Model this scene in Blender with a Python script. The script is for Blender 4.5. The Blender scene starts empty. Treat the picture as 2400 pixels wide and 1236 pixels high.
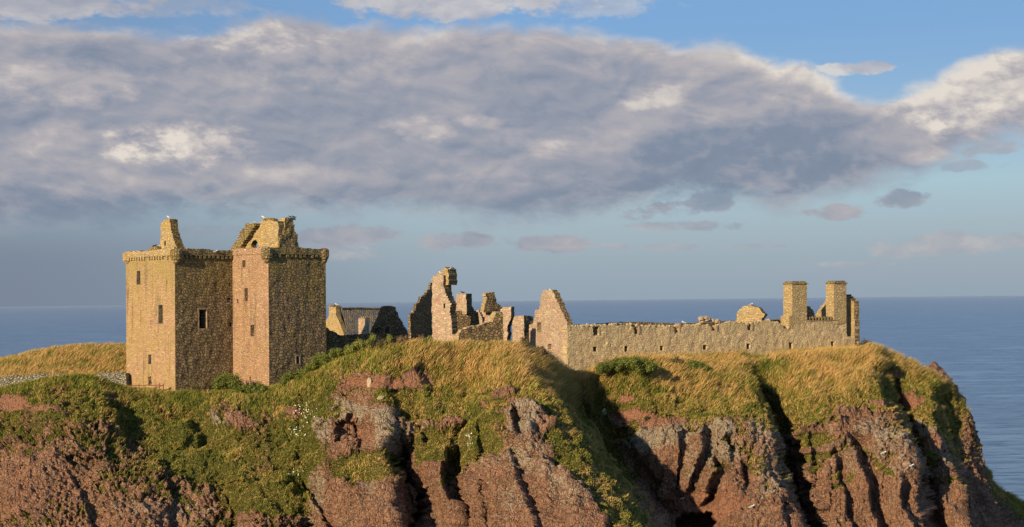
import bpy, bmesh, math, random
import numpy as np
from mathutils import Vector, Matrix
from mathutils.geometry import delaunay_2d_cdt
from mathutils.bvhtree import BVHTree

random.seed(7)
RNG = np.random.default_rng(7)
SC = bpy.context.scene
COL = SC.collection
R = math.radians

# ------------------------------------------------------------------ camera
CAMZ = 60.0
TH = math.atan(87 / 3600); RO = math.radians(0.62)
f_ = np.array([0, math.cos(TH), math.sin(TH)]); r0 = np.array([1.0, 0, 0]); u0 = np.array([0, -math.sin(TH), math.cos(TH)])
CR = r0 * math.cos(RO) - u0 * math.sin(RO); CU = r0 * math.sin(RO) + u0 * math.cos(RO)

def ray(px, py):
    d = f_ * 3600 + CR * (px - 1200) + CU * (618 - py)
    return d[0] / d[1], d[2] / d[1]

def P(px, py, D):
    a, b = ray(px, py)
    return Vector((a * D, D, CAMZ + b * D))

cam = bpy.data.cameras.new('camera'); cam.lens = 54; cam.sensor_width = 36
cam.clip_start = 1; cam.clip_end = 400000
co = bpy.data.objects.new('camera', cam); COL.objects.link(co)
m = Matrix.Identity(4)
for i in range(3):
    m[i][0] = CR[i]; m[i][1] = CU[i]; m[i][2] = -f_[i]
m[2][3] = CAMZ
co.matrix_world = m
SC.camera = co

# ------------------------------------------------------------------ numpy noise
_perm = np.arange(256); np.random.default_rng(3).shuffle(_perm); _perm = np.concatenate([_perm, _perm, _perm])
_g = np.random.default_rng(5).normal(size=(256, 3)); _g /= np.linalg.norm(_g, axis=1)[:, None]

def pn(x, y, z):
    xi = np.floor(x).astype(int); yi = np.floor(y).astype(int); zi = np.floor(z).astype(int)
    xf = x - xi; yf = y - yi; zf = z - zi
    xi &= 255; yi &= 255; zi &= 255
    u = xf * xf * xf * (xf * (xf * 6 - 15) + 10); v = yf * yf * yf * (yf * (yf * 6 - 15) + 10); w = zf * zf * zf * (zf * (zf * 6 - 15) + 10)
    def g(a, b, c):
        h = _perm[_perm[_perm[(xi + a) & 255] + ((yi + b) & 255)] + ((zi + c) & 255)]
        gg = _g[h & 255]
        return gg[..., 0] * (xf - a) + gg[..., 1] * (yf - b) + gg[..., 2] * (zf - c)
    def l(a, b, t): return a + (b - a) * t
    return 1.6 * l(l(l(g(0, 0, 0), g(1, 0, 0), u), l(g(0, 1, 0), g(1, 1, 0), u), v),
                   l(l(g(0, 0, 1), g(1, 0, 1), u), l(g(0, 1, 1), g(1, 1, 1), u), v), w)

def fbm(p, s, octv=4, off=0.0, sz=1.0):
    t = 0; a = 1.0; k = s; n = 0
    for o in range(octv):
        t = t + a * pn(p[..., 0] * k + off, p[..., 1] * k + off * 1.7, p[..., 2] * k * sz - off); n += a
        a *= .5; k *= 2.03
    return t / n * 1.5

def ridged(p, s, octv=4, off=0.0, sz=1.0):
    t = 0; a = 1.0; k = s; n = 0
    for o in range(octv):
        t = t + a * (1 - 2 * np.abs(pn(p[..., 0] * k + off, p[..., 1] * k + off, p[..., 2] * k * sz))); n += a
        a *= .5; k *= 2.03
    return t / n

def sstep(a, b, x):
    t = np.clip((x - a) / (b - a), 0, 1); return t * t * (3 - 2 * t)

def pchip(x, Y, q):
    """monotone cubic along axis 0 of Y (n,m); q is (k,) -> (k,m)"""
    x = np.asarray(x, float); Y = np.asarray(Y, float); q = np.asarray(q, float)
    one = Y.ndim == 1
    if one: Y = Y[:, None]
    h = np.diff(x)[:, None]; dl = np.diff(Y, axis=0) / h
    d = np.zeros_like(Y)
    a, b = dl[:-1], dl[1:]
    w1 = 2 * h[1:] + h[:-1]; w2 = h[1:] + 2 * h[:-1]
    with np.errstate(divide='ignore', invalid='ignore'):
        hm = (w1 + w2) / (w1 / a + w2 / b)
    d[1:-1] = np.where(a * b > 0, hm, 0)
    d[0] = dl[0]; d[-1] = dl[-1]
    i = np.clip(np.searchsorted(x, q, side='right') - 1, 0, len(x) - 2)
    t = ((q - x[i]) / (x[i + 1] - x[i]))[:, None]; hh = (x[i + 1] - x[i])[:, None]
    r = (2 * t**3 - 3 * t**2 + 1) * Y[i] + (t**3 - 2 * t**2 + t) * hh * d[i] + (-2 * t**3 + 3 * t**2) * Y[i + 1] + (t**3 - t**2) * hh * d[i + 1]
    return r[:, 0] if one else r

# ------------------------------------------------------------------ node helpers
class V:
    def __init__(s, nt, sock): s.nt = nt; s.s = sock
    def _m(s, op, b=None, c=None, clamp=False):
        n = s.nt.nodes.new('ShaderNodeMath'); n.operation = op; n.use_clamp = clamp
        for i, q in enumerate((s, b, c)):
            if q is None: continue
            if isinstance(q, V): s.nt.links.new(q.s, n.inputs[i])
            else: n.inputs[i].default_value = q
        return V(s.nt, n.outputs[0])
    def __add__(s, b): return s._m('ADD', b)
    __radd__ = __add__
    def __mul__(s, b): return s._m('MULTIPLY', b)
    __rmul__ = __mul__
    def __sub__(s, b): return s._m('SUBTRACT', b)
    def __rsub__(s, b): return (s * -1) + b
    def __truediv__(s, b): return s._m('DIVIDE', b)
    def mx(s, b): return s._m('MAXIMUM', b)
    def mn(s, b): return s._m('MINIMUM', b)
    def clamp(s): return s._m('ADD', 0.0, clamp=True)
    def sm(s, a, b, lo=0.0, hi=1.0):
        n = s.nt.nodes.new('ShaderNodeMapRange'); n.interpolation_type = 'SMOOTHSTEP'
        s.nt.links.new(s.s, n.inputs[0])
        for i, q in enumerate((a, b, lo, hi)): n.inputs[i + 1].default_value = q
        return V(s.nt, n.outputs[0])

def newmat(name):
    mt = bpy.data.materials.new(name); mt.use_nodes = True
    nt = mt.node_tree; nt.nodes.clear()
    out = nt.nodes.new('ShaderNodeOutputMaterial'); bs = nt.nodes.new('ShaderNodeBsdfPrincipled')
    nt.links.new(bs.outputs[0], out.inputs[0])
    bs.inputs['Specular IOR Level'].default_value = .25
    bs.inputs['Roughness'].default_value = .9
    return mt, nt, bs
def calib(nt, bs, k):
    l = bs.inputs['Base Color'].links
    if l:
        n = nt.nodes.new('ShaderNodeVectorMath'); n.operation = 'SCALE'; n.inputs[3].default_value = k
        nt.links.new(l[0].from_socket, n.inputs[0]); nt.links.new(n.outputs[0], bs.inputs['Base Color'])
def posn(nt, scale=(1, 1, 1)):
    g = nt.nodes.new('ShaderNodeNewGeometry'); v = nt.nodes.new('ShaderNodeVectorMath'); v.operation = 'MULTIPLY'
    nt.links.new(g.outputs['Position'], v.inputs[0]); v.inputs[1].default_value = scale
    return v.outputs[0]
def noise(nt, vec, scale, detail=3, rough=.55, out='Fac', dist=0.0):
    n = nt.nodes.new('ShaderNodeTexNoise'); n.inputs['Scale'].default_value = scale; n.inputs['Detail'].default_value = detail
    n.inputs['Roughness'].default_value = rough; n.inputs['Distortion'].default_value = dist
    nt.links.new(vec, n.inputs['Vector'])
    return V(nt, n.outputs[0 if out == 'Fac' else 1])
def voro(nt, vec, scale, feature='F1', rnd=1.0):
    n = nt.nodes.new('ShaderNodeTexVoronoi'); n.feature = feature; n.inputs['Scale'].default_value = scale
    n.inputs['Randomness'].default_value = rnd
    nt.links.new(vec, n.inputs['Vector']); return n
def ramp(nt, fac, stops, interp='LINEAR'):
    n = nt.nodes.new('ShaderNodeValToRGB'); cr = n.color_ramp; cr.interpolation = interp
    while len(cr.elements) < len(stops): cr.elements.new(.5)
    for e, (p, c) in zip(cr.elements, stops):
        e.position = p; e.color = (c[0], c[1], c[2], 1)
    nt.links.new(fac.s if isinstance(fac, V) else fac, n.inputs[0])
    return n.outputs[0]
def mix(nt, fac, a, b, blend='MIX'):
    n = nt.nodes.new('ShaderNodeMix'); n.data_type = 'RGBA'; n.blend_type = blend
    if isinstance(fac, V): nt.links.new(fac.s, n.inputs[0])
    else: n.inputs[0].default_value = fac
    for i, q in ((6, a), (7, b)):
        if isinstance(q, tuple): n.inputs[i].default_value = (q[0], q[1], q[2], 1)
        else: nt.links.new(q, n.inputs[i])
    return n.outputs[2]
def attr(nt, name):
    n = nt.nodes.new('ShaderNodeAttribute'); n.attribute_name = name; return V(nt, n.outputs['Fac'])
def bump(nt, bs, h, dist, strength=1.0):
    n = nt.nodes.new('ShaderNodeBump'); n.inputs['Strength'].default_value = strength; n.inputs['Distance'].default_value = dist
    nt.links.new(h.s, n.inputs['Height']); nt.links.new(n.outputs[0], bs.inputs['Normal'])

# ------------------------------------------------------------------ sun + world
SUN_A = R(54); SUN_E = R(17.5)
S = Vector((-math.cos(SUN_A) * math.cos(SUN_E), -math.sin(SUN_A) * math.cos(SUN_E), math.sin(SUN_E)))
sl = bpy.data.lights.new('sun', 'SUN'); sl.energy = 5.0; sl.angle = R(.53); sl.color = (1, .80, .50)
so = bpy.data.objects.new('sun', sl); COL.objects.link(so); so.location = (-100, -100, 150)
so.rotation_euler = S.to_track_quat('Z', 'Y').to_euler()

def build_world():
    w = bpy.data.worlds.new('World'); SC.world = w; w.use_nodes = True
    nt = w.node_tree; nt.nodes.clear()
    out = nt.nodes.new('ShaderNodeOutputWorld'); bg = nt.nodes.new('ShaderNodeBackground'); nt.links.new(bg.outputs[0], out.inputs[0])
    bg.inputs[1].default_value = .064
    sky = nt.nodes.new('ShaderNodeTexSky'); sky.sky_type = 'NISHITA'; sky.sun_disc = False
    sky.sun_elevation = SUN_E; sky.sun_rotation = math.atan2(S.x, S.y); sky.air_density = 1.3; sky.dust_density = .6; sky.ozone_density = 2.0
    tc = nt.nodes.new('ShaderNodeTexCoord'); sx = nt.nodes.new('ShaderNodeSeparateXYZ'); nt.links.new(tc.outputs['Generated'], sx.inputs[0])
    x, y, z = (V(nt, sx.outputs[i]) for i in range(3))
    U = x._m('ARCTAN2', y) * 36.0
    W = z._m('ARCSINE') * 36.0
    def vec(a, b, c=0.0):
        n = nt.nodes.new('ShaderNodeCombineXYZ')
        for i, q in enumerate((a, b, c)):
            if isinstance(q, V): nt.links.new(q.s, n.inputs[i])
            else: n.inputs[i].default_value = q
        return n.outputs[0]
    def curve(src, pts, lo, hi):   # value(src) through a grey ramp
        f = (src + 13.0) / 26.0
        st = [((p + 13) / 26, ((v - lo) / (hi - lo),) * 3) for p, v in pts]
        return V(nt, ramp(nt, f, st)) * (hi - lo) + lo
    T = curve(U, [(-13, 6.35), (-11, 6.25), (-9, 6.15), (-7, 6.2), (-5.8, 6.6), (-4.4, 6.55), (-3.4, 6.35), (-2, 6.3), (-.5, 6.4), (1, 6.35), (2.5, 6.1), (4, 5.95), (5.2, 5.78),
                  (6.2, 5.45), (7, 5.35), (7.5, 4.8), (8, 4.55), (8.8, 4.5), (9.4, 4.75), (10.2, 5.2), (11.2, 5.45), (13, 5.55)], 0, 8)
    B = curve(U, [(-13, 1.6), (-8, 1.95), (-5, 2.05), (-2, 2.0), (0, 1.85), (2, 1.9), (3, 1.95), (3.5, 2.3), (4.6, 2.35), (5.6, 2.1), (6.3, 2.1), (8, 2.35), (9.5, 2.75), (10.3, 3.2), (13, 3.55)], 0, 8)
    # slow domain warp, then fractal billows
    wp = (noise(nt, vec(U * .35, W * .6, 5.5), 1.0, 3, .5) - .5) * 1.1
    wq = (noise(nt, vec(U * .35, W * .6, 15.5), 1.0, 3, .5) - .5) * .8
    nA = noise(nt, vec(U * .5 + wp, W * .95 + wq, 1.3), 1.0, 8, .58) - .5
    nB = noise(nt, vec(U * 1.15 + W * .35, W * 2.1, 7.7), 1.0, 8, .64) - .5
    def puff(du, dw, sc, zz):
        v_ = nt.nodes.new('ShaderNodeTexVoronoi'); v_.feature = 'F1'; v_.normalize = True
        v_.inputs['Scale'].default_value = sc; v_.inputs['Detail'].default_value = 2.0; v_.inputs['Roughness'].default_value = .55; v_.voronoi_dimensions = '2D'
        nt.links.new(vec(U * .62 + (wp * .6 + nB * .25 + du), W * 1.05 + (wq * .6 + nB * .25 + dw), zz), v_.inputs['Vector'])
        return 1.0 - V(nt, v_.outputs['Distance'])
    p0 = puff(0, 0, .8, 2.2); p1 = puff(-.10, .16, .8, 2.2)
    top = (T - W + nA * .8 + nB * .35 + (p0 - .6) * .7)
    bot = (W - B + nA * 1.0 + nB * .75)
    d = top.sm(-.14, .34) * bot.sm(-.3, .55)
    def ell(u, v, ru, rv):
        a = (U - u) / ru; b = (W - v) / rv
        return 1.0 - (a * a + b * b)
    for (u, v, ru, rv, k) in [(-1.2, 6.95, 3.6, .5, .8), (-11.2, 6.85, 3.2, .6, .75), (-8, 6.75, 2.6, .3, .4), (2, 6.9, 1.8, .4, .45), (-3.9, 1.5, 1.6, .33, .8), (-4.6, 1.15, 1.5, .25, .45), (-1.1, 1.38, 1.3, .25, .85), (1.1, 1.3, 1.2, .26, .85),
                              (4.0, 1.7, 1.5, .16, .7), (2.5, 1.25, .5, .1, .5), (3.6, 1.22, 1.0, .09, .5), (5.6, 1.2, 1.0, .08, .4), (9.0, 1.05, 1.0, .24, .5), (9.9, 1.2, 1.2, .3, .6), (11.3, 1.15, 1.4, .25, .5), (8, .75, 1.2, .08, .35),
                              (7.6, 1.95, .9, .2, .9), (8.95, 2.2, .75, .25, .85), (7.9, 5.2, 1.1, .16, .75), (3.2, 2.05, 1.3, .25, .9), (4.6, 2.25, .9, .3, .8), (10.4, 2.9, .9, .16, .6), (-6.8, 1.7, 1.2, .14, .4), (11, 3.3, 1.5, .2, .7)]:
        e = (ell(u, v, ru, rv) + nB * 4.2 + nA * 1.2).sm(.0, .8) * k
        d = d.mx(e)
    nC = noise(nt, vec(U * .30 + wp * .7, W * .62 + wq * .7, 3.1), 1.0, 8, .55)
    nC2 = noise(nt, vec(U * .30 + wp * .7 - .05, W * .62 + wq * .7 + .11, 3.1), 1.0, 8, .55)
    lit = noise(nt, vec(U * .22, W * .4, 23.0), 1.0, 3, .5).sm(.42, .62)
    L = (nC - nC2) * 1.3 + (nC - .5) * .5 + nB * .14 + (p0 - p1) * (.1 + .42 * lit) + .49
    edge = (T - W + nA * .8 + nB * .35 + (p0 - .6) * .7).sm(.05, .75, .36, 0.0)
    L = L + edge * U.sm(-7, 1, .55, 1.0)
    for (u, v, ru, rv, k) in [(-7.6, 3.65, 1.9, .62, .42), (-9.5, 3.55, 2.2, .7, .14), (-2.1, 4.1, .9, .35, .3), (-.8, 4.2, .6, .2, .25), (-10.3, 5.0, 2.6, .6, .24), (3.6, 4.7, 1.0, .4, .28), (-5.2, 5.6, 3.0, .8, .16), (-6, 6.1, 1.6, .4, .2),
                              (1.0, 3.55, .6, .3, .16), (10.9, 4.5, 2.4, 1.0, .36), (8.7, 3.75, 1.3, .5, .2), (4.5, 5.6, 3.5, .45, .14), (-4.4, 3.0, 2.4, .35, .16), (7.0, 4.8, 1.4, .5, .2), (9.6, 3.15, .7, .22, .24), (1.5, 3.7, 2.2, .4, .1),
                              (5.8, 3.5, 3.6, 1.0, -.2), (0, 2.4, 5.5, .6, -.14), (-9.5, 2.2, 5, .7, -.24), (4.5, 2.9, 4.5, .7, -.08), (-11.5, 5.7, 3, .3, -.12)]:
        e = (ell(u, v, ru, rv) + nB * 3.6 + nA * 2.0 - .1).sm(-.2, 1.1) * k
        L = L + e
    L = L + W.sm(.8, 1.9, .16, 0)
    cc = ramp(nt, L.clamp(), [(0, (.185, .23, .325)), (.28, (.22, .265, .35)), (.5, (.335, .345, .405)), (.7, (.46, .43, .45)), (.92, (.68, .62, .57)), (1, (.78, .71, .63))])
    cs = nt.nodes.new('ShaderNodeVectorMath'); cs.operation = 'SCALE'; nt.links.new(cc, cs.inputs[0]); cs.inputs[3].default_value = 10.0
    sk = mix(nt, 1.0, sky.outputs[0], (1.0, .98, 1.05), 'MULTIPLY')
    hz = nt.nodes.new('ShaderNodeVectorMath'); hz.operation = 'SCALE'
    hc = ramp(nt, W.sm(0, 6.9), [(0, (.28, .37, .47)), (.12, (.33, .44, .53)), (.32, (.37, .54, .64)), (.55, (.31, .49, .67)), (1, (.19, .38, .68))])
    nt.links.new(hc, hz.inputs[0]); hz.inputs[3].default_value = 10.0
    sk = mix(nt, .9, sk, hz.outputs[0])
    veil = (U.sm(-12, 0, .95, 0) * W.sm(.9, 2.6, .85, .4))
    vn = nt.nodes.new('ShaderNodeVectorMath'); vn.operation = 'SCALE'; vn.inputs[0].default_value = (.175, .215, .29); vn.inputs[3].default_value = 10
    sk = mix(nt, veil, sk, vn.outputs[0])
    fin = mix(nt, (d * .96).clamp(), sk, cs.outputs[0])
    nt.links.new(fin, bg.inputs[0])
build_world()

# ------------------------------------------------------------------ object helpers
def tag(o, label=None, cat=None, group=None, kind=None):
    if label: o['label'] = label
    if cat: o['category'] = cat
    if group: o['group'] = group
    if kind: o['kind'] = kind
    return o
def thing(name, label, cat, loc, group=None):
    o = bpy.data.objects.new(name, None); COL.objects.link(o); o.location = loc; o.empty_display_size = .5
    return tag(o, label, cat, group)
def root_loc(parent):
    v = Vector((0, 0, 0)); p = parent
    while p is not None: v += Vector(p.location); p = p.parent
    return v
def mesh_obj(name, verts, faces, mat, parent=None, smooth=False, attrs=None, local=False):
    """verts are in world coordinates"""
    v = np.asarray(verts, np.float64).reshape(-1, 3)
    if parent is not None and not local: v = v - np.array(root_loc(parent))
    me = bpy.data.meshes.new(name)
    if isinstance(faces, np.ndarray):
        n, k = faces.shape
        me.vertices.add(len(v)); me.vertices.foreach_set('co', v.astype(np.float32).ravel())
        me.loops.add(n * k); me.loops.foreach_set('vertex_index', faces.astype(np.int32).ravel())
        me.polygons.add(n); me.polygons.foreach_set('loop_start', np.arange(0, n * k, k, dtype=np.int32))
        me.update(calc_edges=True)
    else:
        me.from_pydata([tuple(a) for a in v], [], faces); me.update()
    if attrs:
        for k_, a in attrs.items():
            at = me.attributes.new(k_, 'FLOAT', 'POINT'); at.data.foreach_set('value', np.asarray(a, np.float32).ravel())
    if smooth: me.polygons.foreach_set('use_smooth', np.ones(len(me.polygons), bool))
    if mat: me.materials.append(mat)
    o = bpy.data.objects.new(name, me); COL.objects.link(o)
    if parent is not None: o.parent = parent
    return o

class MB:
    def __init__(s): s.v = []; s.f = []
    def box(s, c, ax, ay, h, jit=0.0, top=1.0):
        """box from base centre c, half axes ax, ay (2D vectors), height h"""
        b = len(s.v)
        for k, zz in ((1, 0), (top, h)):
            for sx, sy in ((-1, -1), (1, -1), (1, 1), (-1, 1)):
                s.v.append((c[0] + (sx * ax[0] + sy * ay[0]) * k + random.uniform(-jit, jit), c[1] + (sx * ax[1] + sy * ay[1]) * k + random.uniform(-jit, jit), c[2] + zz + random.uniform(-jit, jit)))
        s.f += [(b + i, b + j, b + k, b + l) for i, j, k, l in ((3, 2, 1, 0), (4, 5, 6, 7), (0, 1, 5, 4), (1, 2, 6, 5), (2, 3, 7, 6), (3, 0, 4, 7))]
    def blob(s, c, r, sc=(1, 1, 1), seed=0, rough=.25, sub=1):
        bm = bmesh.new(); bmesh.ops.create_icosphere(bm, subdivisions=sub, radius=1)
        a = np.array([v.co[:] for v in bm.verts]); fs = [tuple(v.index for v in f.verts) for f in bm.faces]; bm.free()
        n = 1 + rough * fbm(a + seed * 3.7, 1.1, 2)
        a = a * n[:, None] * np.array(sc) * r
        b = len(s.v); s.v += [tuple(q) for q in a + np.array(c)]; s.f += [tuple(b + i for i in f) for f in fs]
    def tube(s, p0, p1, r0_, r1_, n=6):
        p0 = Vector(p0); p1 = Vector(p1); d = (p1 - p0).normalized(); a = d.orthogonal().normalized(); b_ = d.cross(a)
        k = len(s.v)
        for p, r in ((p0, r0_), (p1, r1_)):
            for i in range(n):
                t = 2 * math.pi * i / n; s.v.append(tuple(p + a * (math.cos(t) * r) + b_ * (math.sin(t) * r)))
        for i in range(n): j = (i + 1) % n; s.f.append((k + i, k + j, k + n + j, k + n + i))
        s.f.append(tuple(k + i for i in range(n))[::-1]); s.f.append(tuple(k + n + i for i in range(n)))
    def build(s, name, mat, parent=None, smooth=False): return mesh_obj(name, s.v, s.f, mat, parent, smooth)

# ------------------------------------------------------------------ materials
def stone_mat(name, cols, scale=(2.6, 2.6, 4.2), mortar=(.3, .22, .14), mw=.06, lich=(.30, .22, .06), lich_amt=.3, lich_z=None, bdist=.08, tint=None, grime=.25, rnd=.85, mstr=.8):
    mt, nt, bs = newmat(name)
    p = posn(nt, scale)
    dn = nt.nodes.new('ShaderNodeTexNoise'); nt.links.new(p, dn.inputs['Vector']); dn.inputs['Scale'].default_value = 1.3; dn.inputs['Detail'].default_value = 2
    ad = nt.nodes.new('ShaderNodeVectorMath'); ad.operation = 'MULTIPLY_ADD'; nt.links.new(dn.outputs[1], ad.inputs[0]); ad.inputs[1].default_value = (.35, .35, .35); nt.links.new(p, ad.inputs[2])
    pv = ad.outputs[0]
    v1 = voro(nt, pv, 1.0, rnd=rnd); v2 = voro(nt, pv, 1.0, 'DISTANCE_TO_EDGE', rnd=rnd)
    sep = nt.nodes.new('ShaderNodeSeparateColor'); nt.links.new(v1.outputs['Color'], sep.inputs[0])
    rc = V(nt, sep.outputs[0]); rc2 = V(nt, sep.outputs[1])
    n = len(cols)
    c = ramp(nt, rc, [((i + .5) / n, q) for i, q in enumerate(cols)])
    big = noise(nt, posn(nt), .35, 4); mid = noise(nt, posn(nt), 1.6, 5); fine = noise(nt, posn(nt), 9, 4, .65)
    if tint: c = mix(nt, big.sm(.42, .6) * .65, c, tint, 'MIX')
    val = (rc2 * .30 + fine * .5 + mid * .5 + .36)
    vc = nt.nodes.new('ShaderNodeVectorMath'); vc.operation = 'SCALE'; nt.links.new(c, vc.inputs[0]); nt.links.new(val.s, vc.inputs[3]); c = vc.outputs[0]
    e = V(nt, v2.outputs['Distance'])
    c = mix(nt, e.sm(mw * .4, mw * 1.6, mstr, 0), c, mortar)
    # streaks of weather stain running down
    st = noise(nt, posn(nt, (1.6, 1.6, .16)), 1.0, 4)
    c = mix(nt, st.sm(.5, .72) * grime, c, (.09, .075, .045))
    lf = (mid * .55 + big * .3 + fine * .25)
    if lich_z:
        sz = nt.nodes.new('ShaderNodeSeparateXYZ'); g = nt.nodes.new('ShaderNodeNewGeometry'); nt.links.new(g.outputs['Position'], sz.inputs[0])
        zz = V(nt, sz.outputs[2]).sm(lich_z[0], lich_z[1]); lf = lf + zz * .16
    c = mix(nt, lf.sm(.62 - .13 * lich_amt, .72 - .10 * lich_amt) * .7, c, lich)
    c = mix(nt, fine.sm(.63, .72) * .5, c, (.38, .35, .28))
    nt.links.new(c, bs.inputs['Base Color'])
    calib(nt, bs, .85)
    h = e.sm(0, .16) * .8 + rc2 * .55 + fine * .35 + mid * .5
    bump(nt, bs, h, bdist)
    return mt

M = {}
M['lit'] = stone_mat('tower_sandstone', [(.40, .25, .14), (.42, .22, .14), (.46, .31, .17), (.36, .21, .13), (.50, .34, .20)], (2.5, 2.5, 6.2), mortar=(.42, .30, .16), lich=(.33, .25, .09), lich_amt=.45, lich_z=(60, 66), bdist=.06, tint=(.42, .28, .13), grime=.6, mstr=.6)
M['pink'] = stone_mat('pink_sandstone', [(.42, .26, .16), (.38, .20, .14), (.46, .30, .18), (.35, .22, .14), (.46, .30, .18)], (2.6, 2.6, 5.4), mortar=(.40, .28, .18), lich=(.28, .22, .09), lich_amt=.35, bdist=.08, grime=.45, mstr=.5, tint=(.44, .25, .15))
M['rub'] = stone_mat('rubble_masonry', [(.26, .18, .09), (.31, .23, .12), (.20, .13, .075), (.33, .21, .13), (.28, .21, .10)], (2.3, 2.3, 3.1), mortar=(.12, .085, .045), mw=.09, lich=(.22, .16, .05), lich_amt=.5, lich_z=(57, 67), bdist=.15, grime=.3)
M['wall'] = stone_mat('curtain_masonry', [(.46, .34, .19), (.52, .39, .22), (.40, .25, .15), (.54, .42, .24), (.47, .35, .19)], (2.2, 2.2, 4.6), mortar=(.56, .43, .24), mw=.07, lich=(.40, .31, .17), lich_amt=.1, lich_z=(55, 57), bdist=.05, grime=.2, mstr=.6)
M['gable'] = stone_mat('pale_gable_masonry', [(.42, .30, .22), (.46, .36, .26), (.38, .19, .15), (.48, .39, .29), (.36, .26, .19)], (2.8, 2.8, 4.4), mortar=(.42, .33, .22), mw=.07, lich=(.34, .27, .13), lich_amt=.1, bdist=.06, grime=.15, mstr=.6)
M['ochre'] = stone_mat('lichened_ochre_masonry', [(.42, .30, .15), (.46, .34, .17), (.36, .22, .13), (.48, .37, .21), (.40, .30, .16)], (2.6, 2.6, 4.4), mortar=(.34, .26, .13), mw=.07, lich=(.42, .28, .07), lich_amt=.5, bdist=.07, grime=.2, mstr=.6)
M['grey'] = stone_mat('grey_dry_stone', [(.27, .25, .20), (.35, .32, .26), (.20, .18, .14), (.32, .27, .2), (.4, .37, .3)], (3.2, 3.2, 5.0), mortar=(.06, .05, .035), mw=.1, lich=(.3, .28, .2), lich_amt=.3, bdist=.12, grime=.1)
M['yellow'] = stone_mat('yellow_lichen_stone', [(.27, .20, .10), (.31, .23, .11), (.22, .15, .08), (.32, .22, .10), (.27, .22, .13)], (2.6, 2.6, 4.0), mortar=(.16, .12, .05), mw=.08, lich=(.34, .24, .05), lich_amt=.6, bdist=.16, grime=.3)
M['dress'] = stone_mat('dressed_stone', [(.27, .20, .12), (.30, .22, .14), (.25, .17, .11), (.32, .24, .16)], (1.2, 1.2, 2.2), mortar=(.25, .2, .12), mw=.03, lich=(.3, .25, .1), lich_amt=.2, bdist=.02, grime=.2, mstr=.4)

def simple_mat(name, c1, c2, sc=3, rough=.85, bd=.02):
    mt, nt, bs = newmat(name); n = noise(nt, posn(nt), sc, 5)
    nt.links.new(mix(nt, n.sm(.35, .65), c1, c2), bs.inputs['Base Color']); bs.inputs['Roughness'].default_value = rough
    bump(nt, bs, n, bd); return mt
M['rust'] = simple_mat('rusty_rail_paint', (.13, .05, .03), (.2, .09, .05), 8)
M['white'] = simple_mat('white_feather', (.8, .8, .78), (.7, .7, .68), 8)
M['greyf'] = simple_mat('grey_feather', (.3, .32, .35), (.24, .26, .29), 8)
M['black'] = simple_mat('black_feather', (.015, .015, .018), (.03, .03, .03), 8)
M['beak'] = simple_mat('yellow_beak', (.6, .4, .05), (.5, .3, .04), 8)
M['darkbeak'] = simple_mat('dark_beak', (.03, .03, .03), (.05, .05, .05), 8)
M['wood'] = simple_mat('weathered_stem', (.12, .08, .04), (.18, .13, .07), 6)
M['petal'] = simple_mat('white_petal', (.75, .75, .68), (.6, .62, .5), 6)
M['ypetal'] = simple_mat('yellow_petal', (.65, .5, .04), (.5, .4, .03), 6)
M['pale'] = simple_mat('pale_boulder', (.42, .34, .22), (.28, .22, .15), 2.2, bd=.1)
M['earthen'] = simple_mat('dark_rock', (.10, .055, .04), (.17, .10, .075), 1.6, bd=.3)

def slate():
    mt, nt, bs = newmat('slate_roofing')
    p = posn(nt, (3.4, 3.4, 5.5)); v1 = voro(nt, p, 1.0, rnd=.5)
    sep = nt.nodes.new('ShaderNodeSeparateColor'); nt.links.new(v1.outputs['Color'], sep.inputs[0])
    c = ramp(nt, V(nt, sep.outputs[0]), [(0, (.09, .085, .09)), (.5, (.14, .13, .12)), (1, (.2, .17, .14))])
    l = noise(nt, posn(nt), 1.5, 6, .7)
    g = posn(nt)
    c = mix(nt, l.sm(.5, .6) * .8, c, (.36, .20, .04)); c = mix(nt, noise(nt, posn(nt), 4, 4).sm(.6, .68) * .6, c, (.4, .36, .28))
    nt.links.new(c, bs.inputs['Base Color']); bs.inputs['Roughness'].default_value = .7
    bump(nt, bs, V(nt, v1.outputs['Distance']), .08); return mt
M['slate'] = slate()

def leafmat(name, stops, trans=.25):
    mt, nt, bs = newmat(name)
    t = attr(nt, 'tone'); n = noise(nt, posn(nt), .5, 3)
    c = ramp(nt, (t * .8 + (n - .5) * .5 + .1).clamp(), stops)
    nt.links.new(c, bs.inputs['Base Color']); bs.inputs['Roughness'].default_value = .6
    tr = nt.nodes.new('ShaderNodeBsdfTranslucent'); nt.links.new(c, tr.inputs[0])
    ms = nt.nodes.new('ShaderNodeMixShader'); ms.inputs[0].default_value = trans
    nt.links.new(bs.outputs[0], ms.inputs[1]); nt.links.new(tr.outputs[0], ms.inputs[2])
    nt.links.new(ms.outputs[0], nt.nodes['Material Output'].inputs[0]); return mt
M['grass'] = leafmat('grass_blades', [(0, (.06, .085, .012)), (.25, (.125, .15, .02)), (.45, (.225, .22, .035)), (.62, (.34, .25, .07)), (.8, (.52, .33, .12)), (1, (.66, .43, .19))])
M['bush'] = leafmat('bush_leaves', [(0, (.04, .06, .012)), (.35, (.11, .135, .025)), (.7, (.19, .20, .04)), (1, (.28, .25, .065))])
M['weed'] = leafmat('weed_leaves', [(0, (.07, .07, .03)), (.4, (.15, .12, .05)), (.75, (.18, .10, .07)), (1, (.28, .2, .1))])

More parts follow.
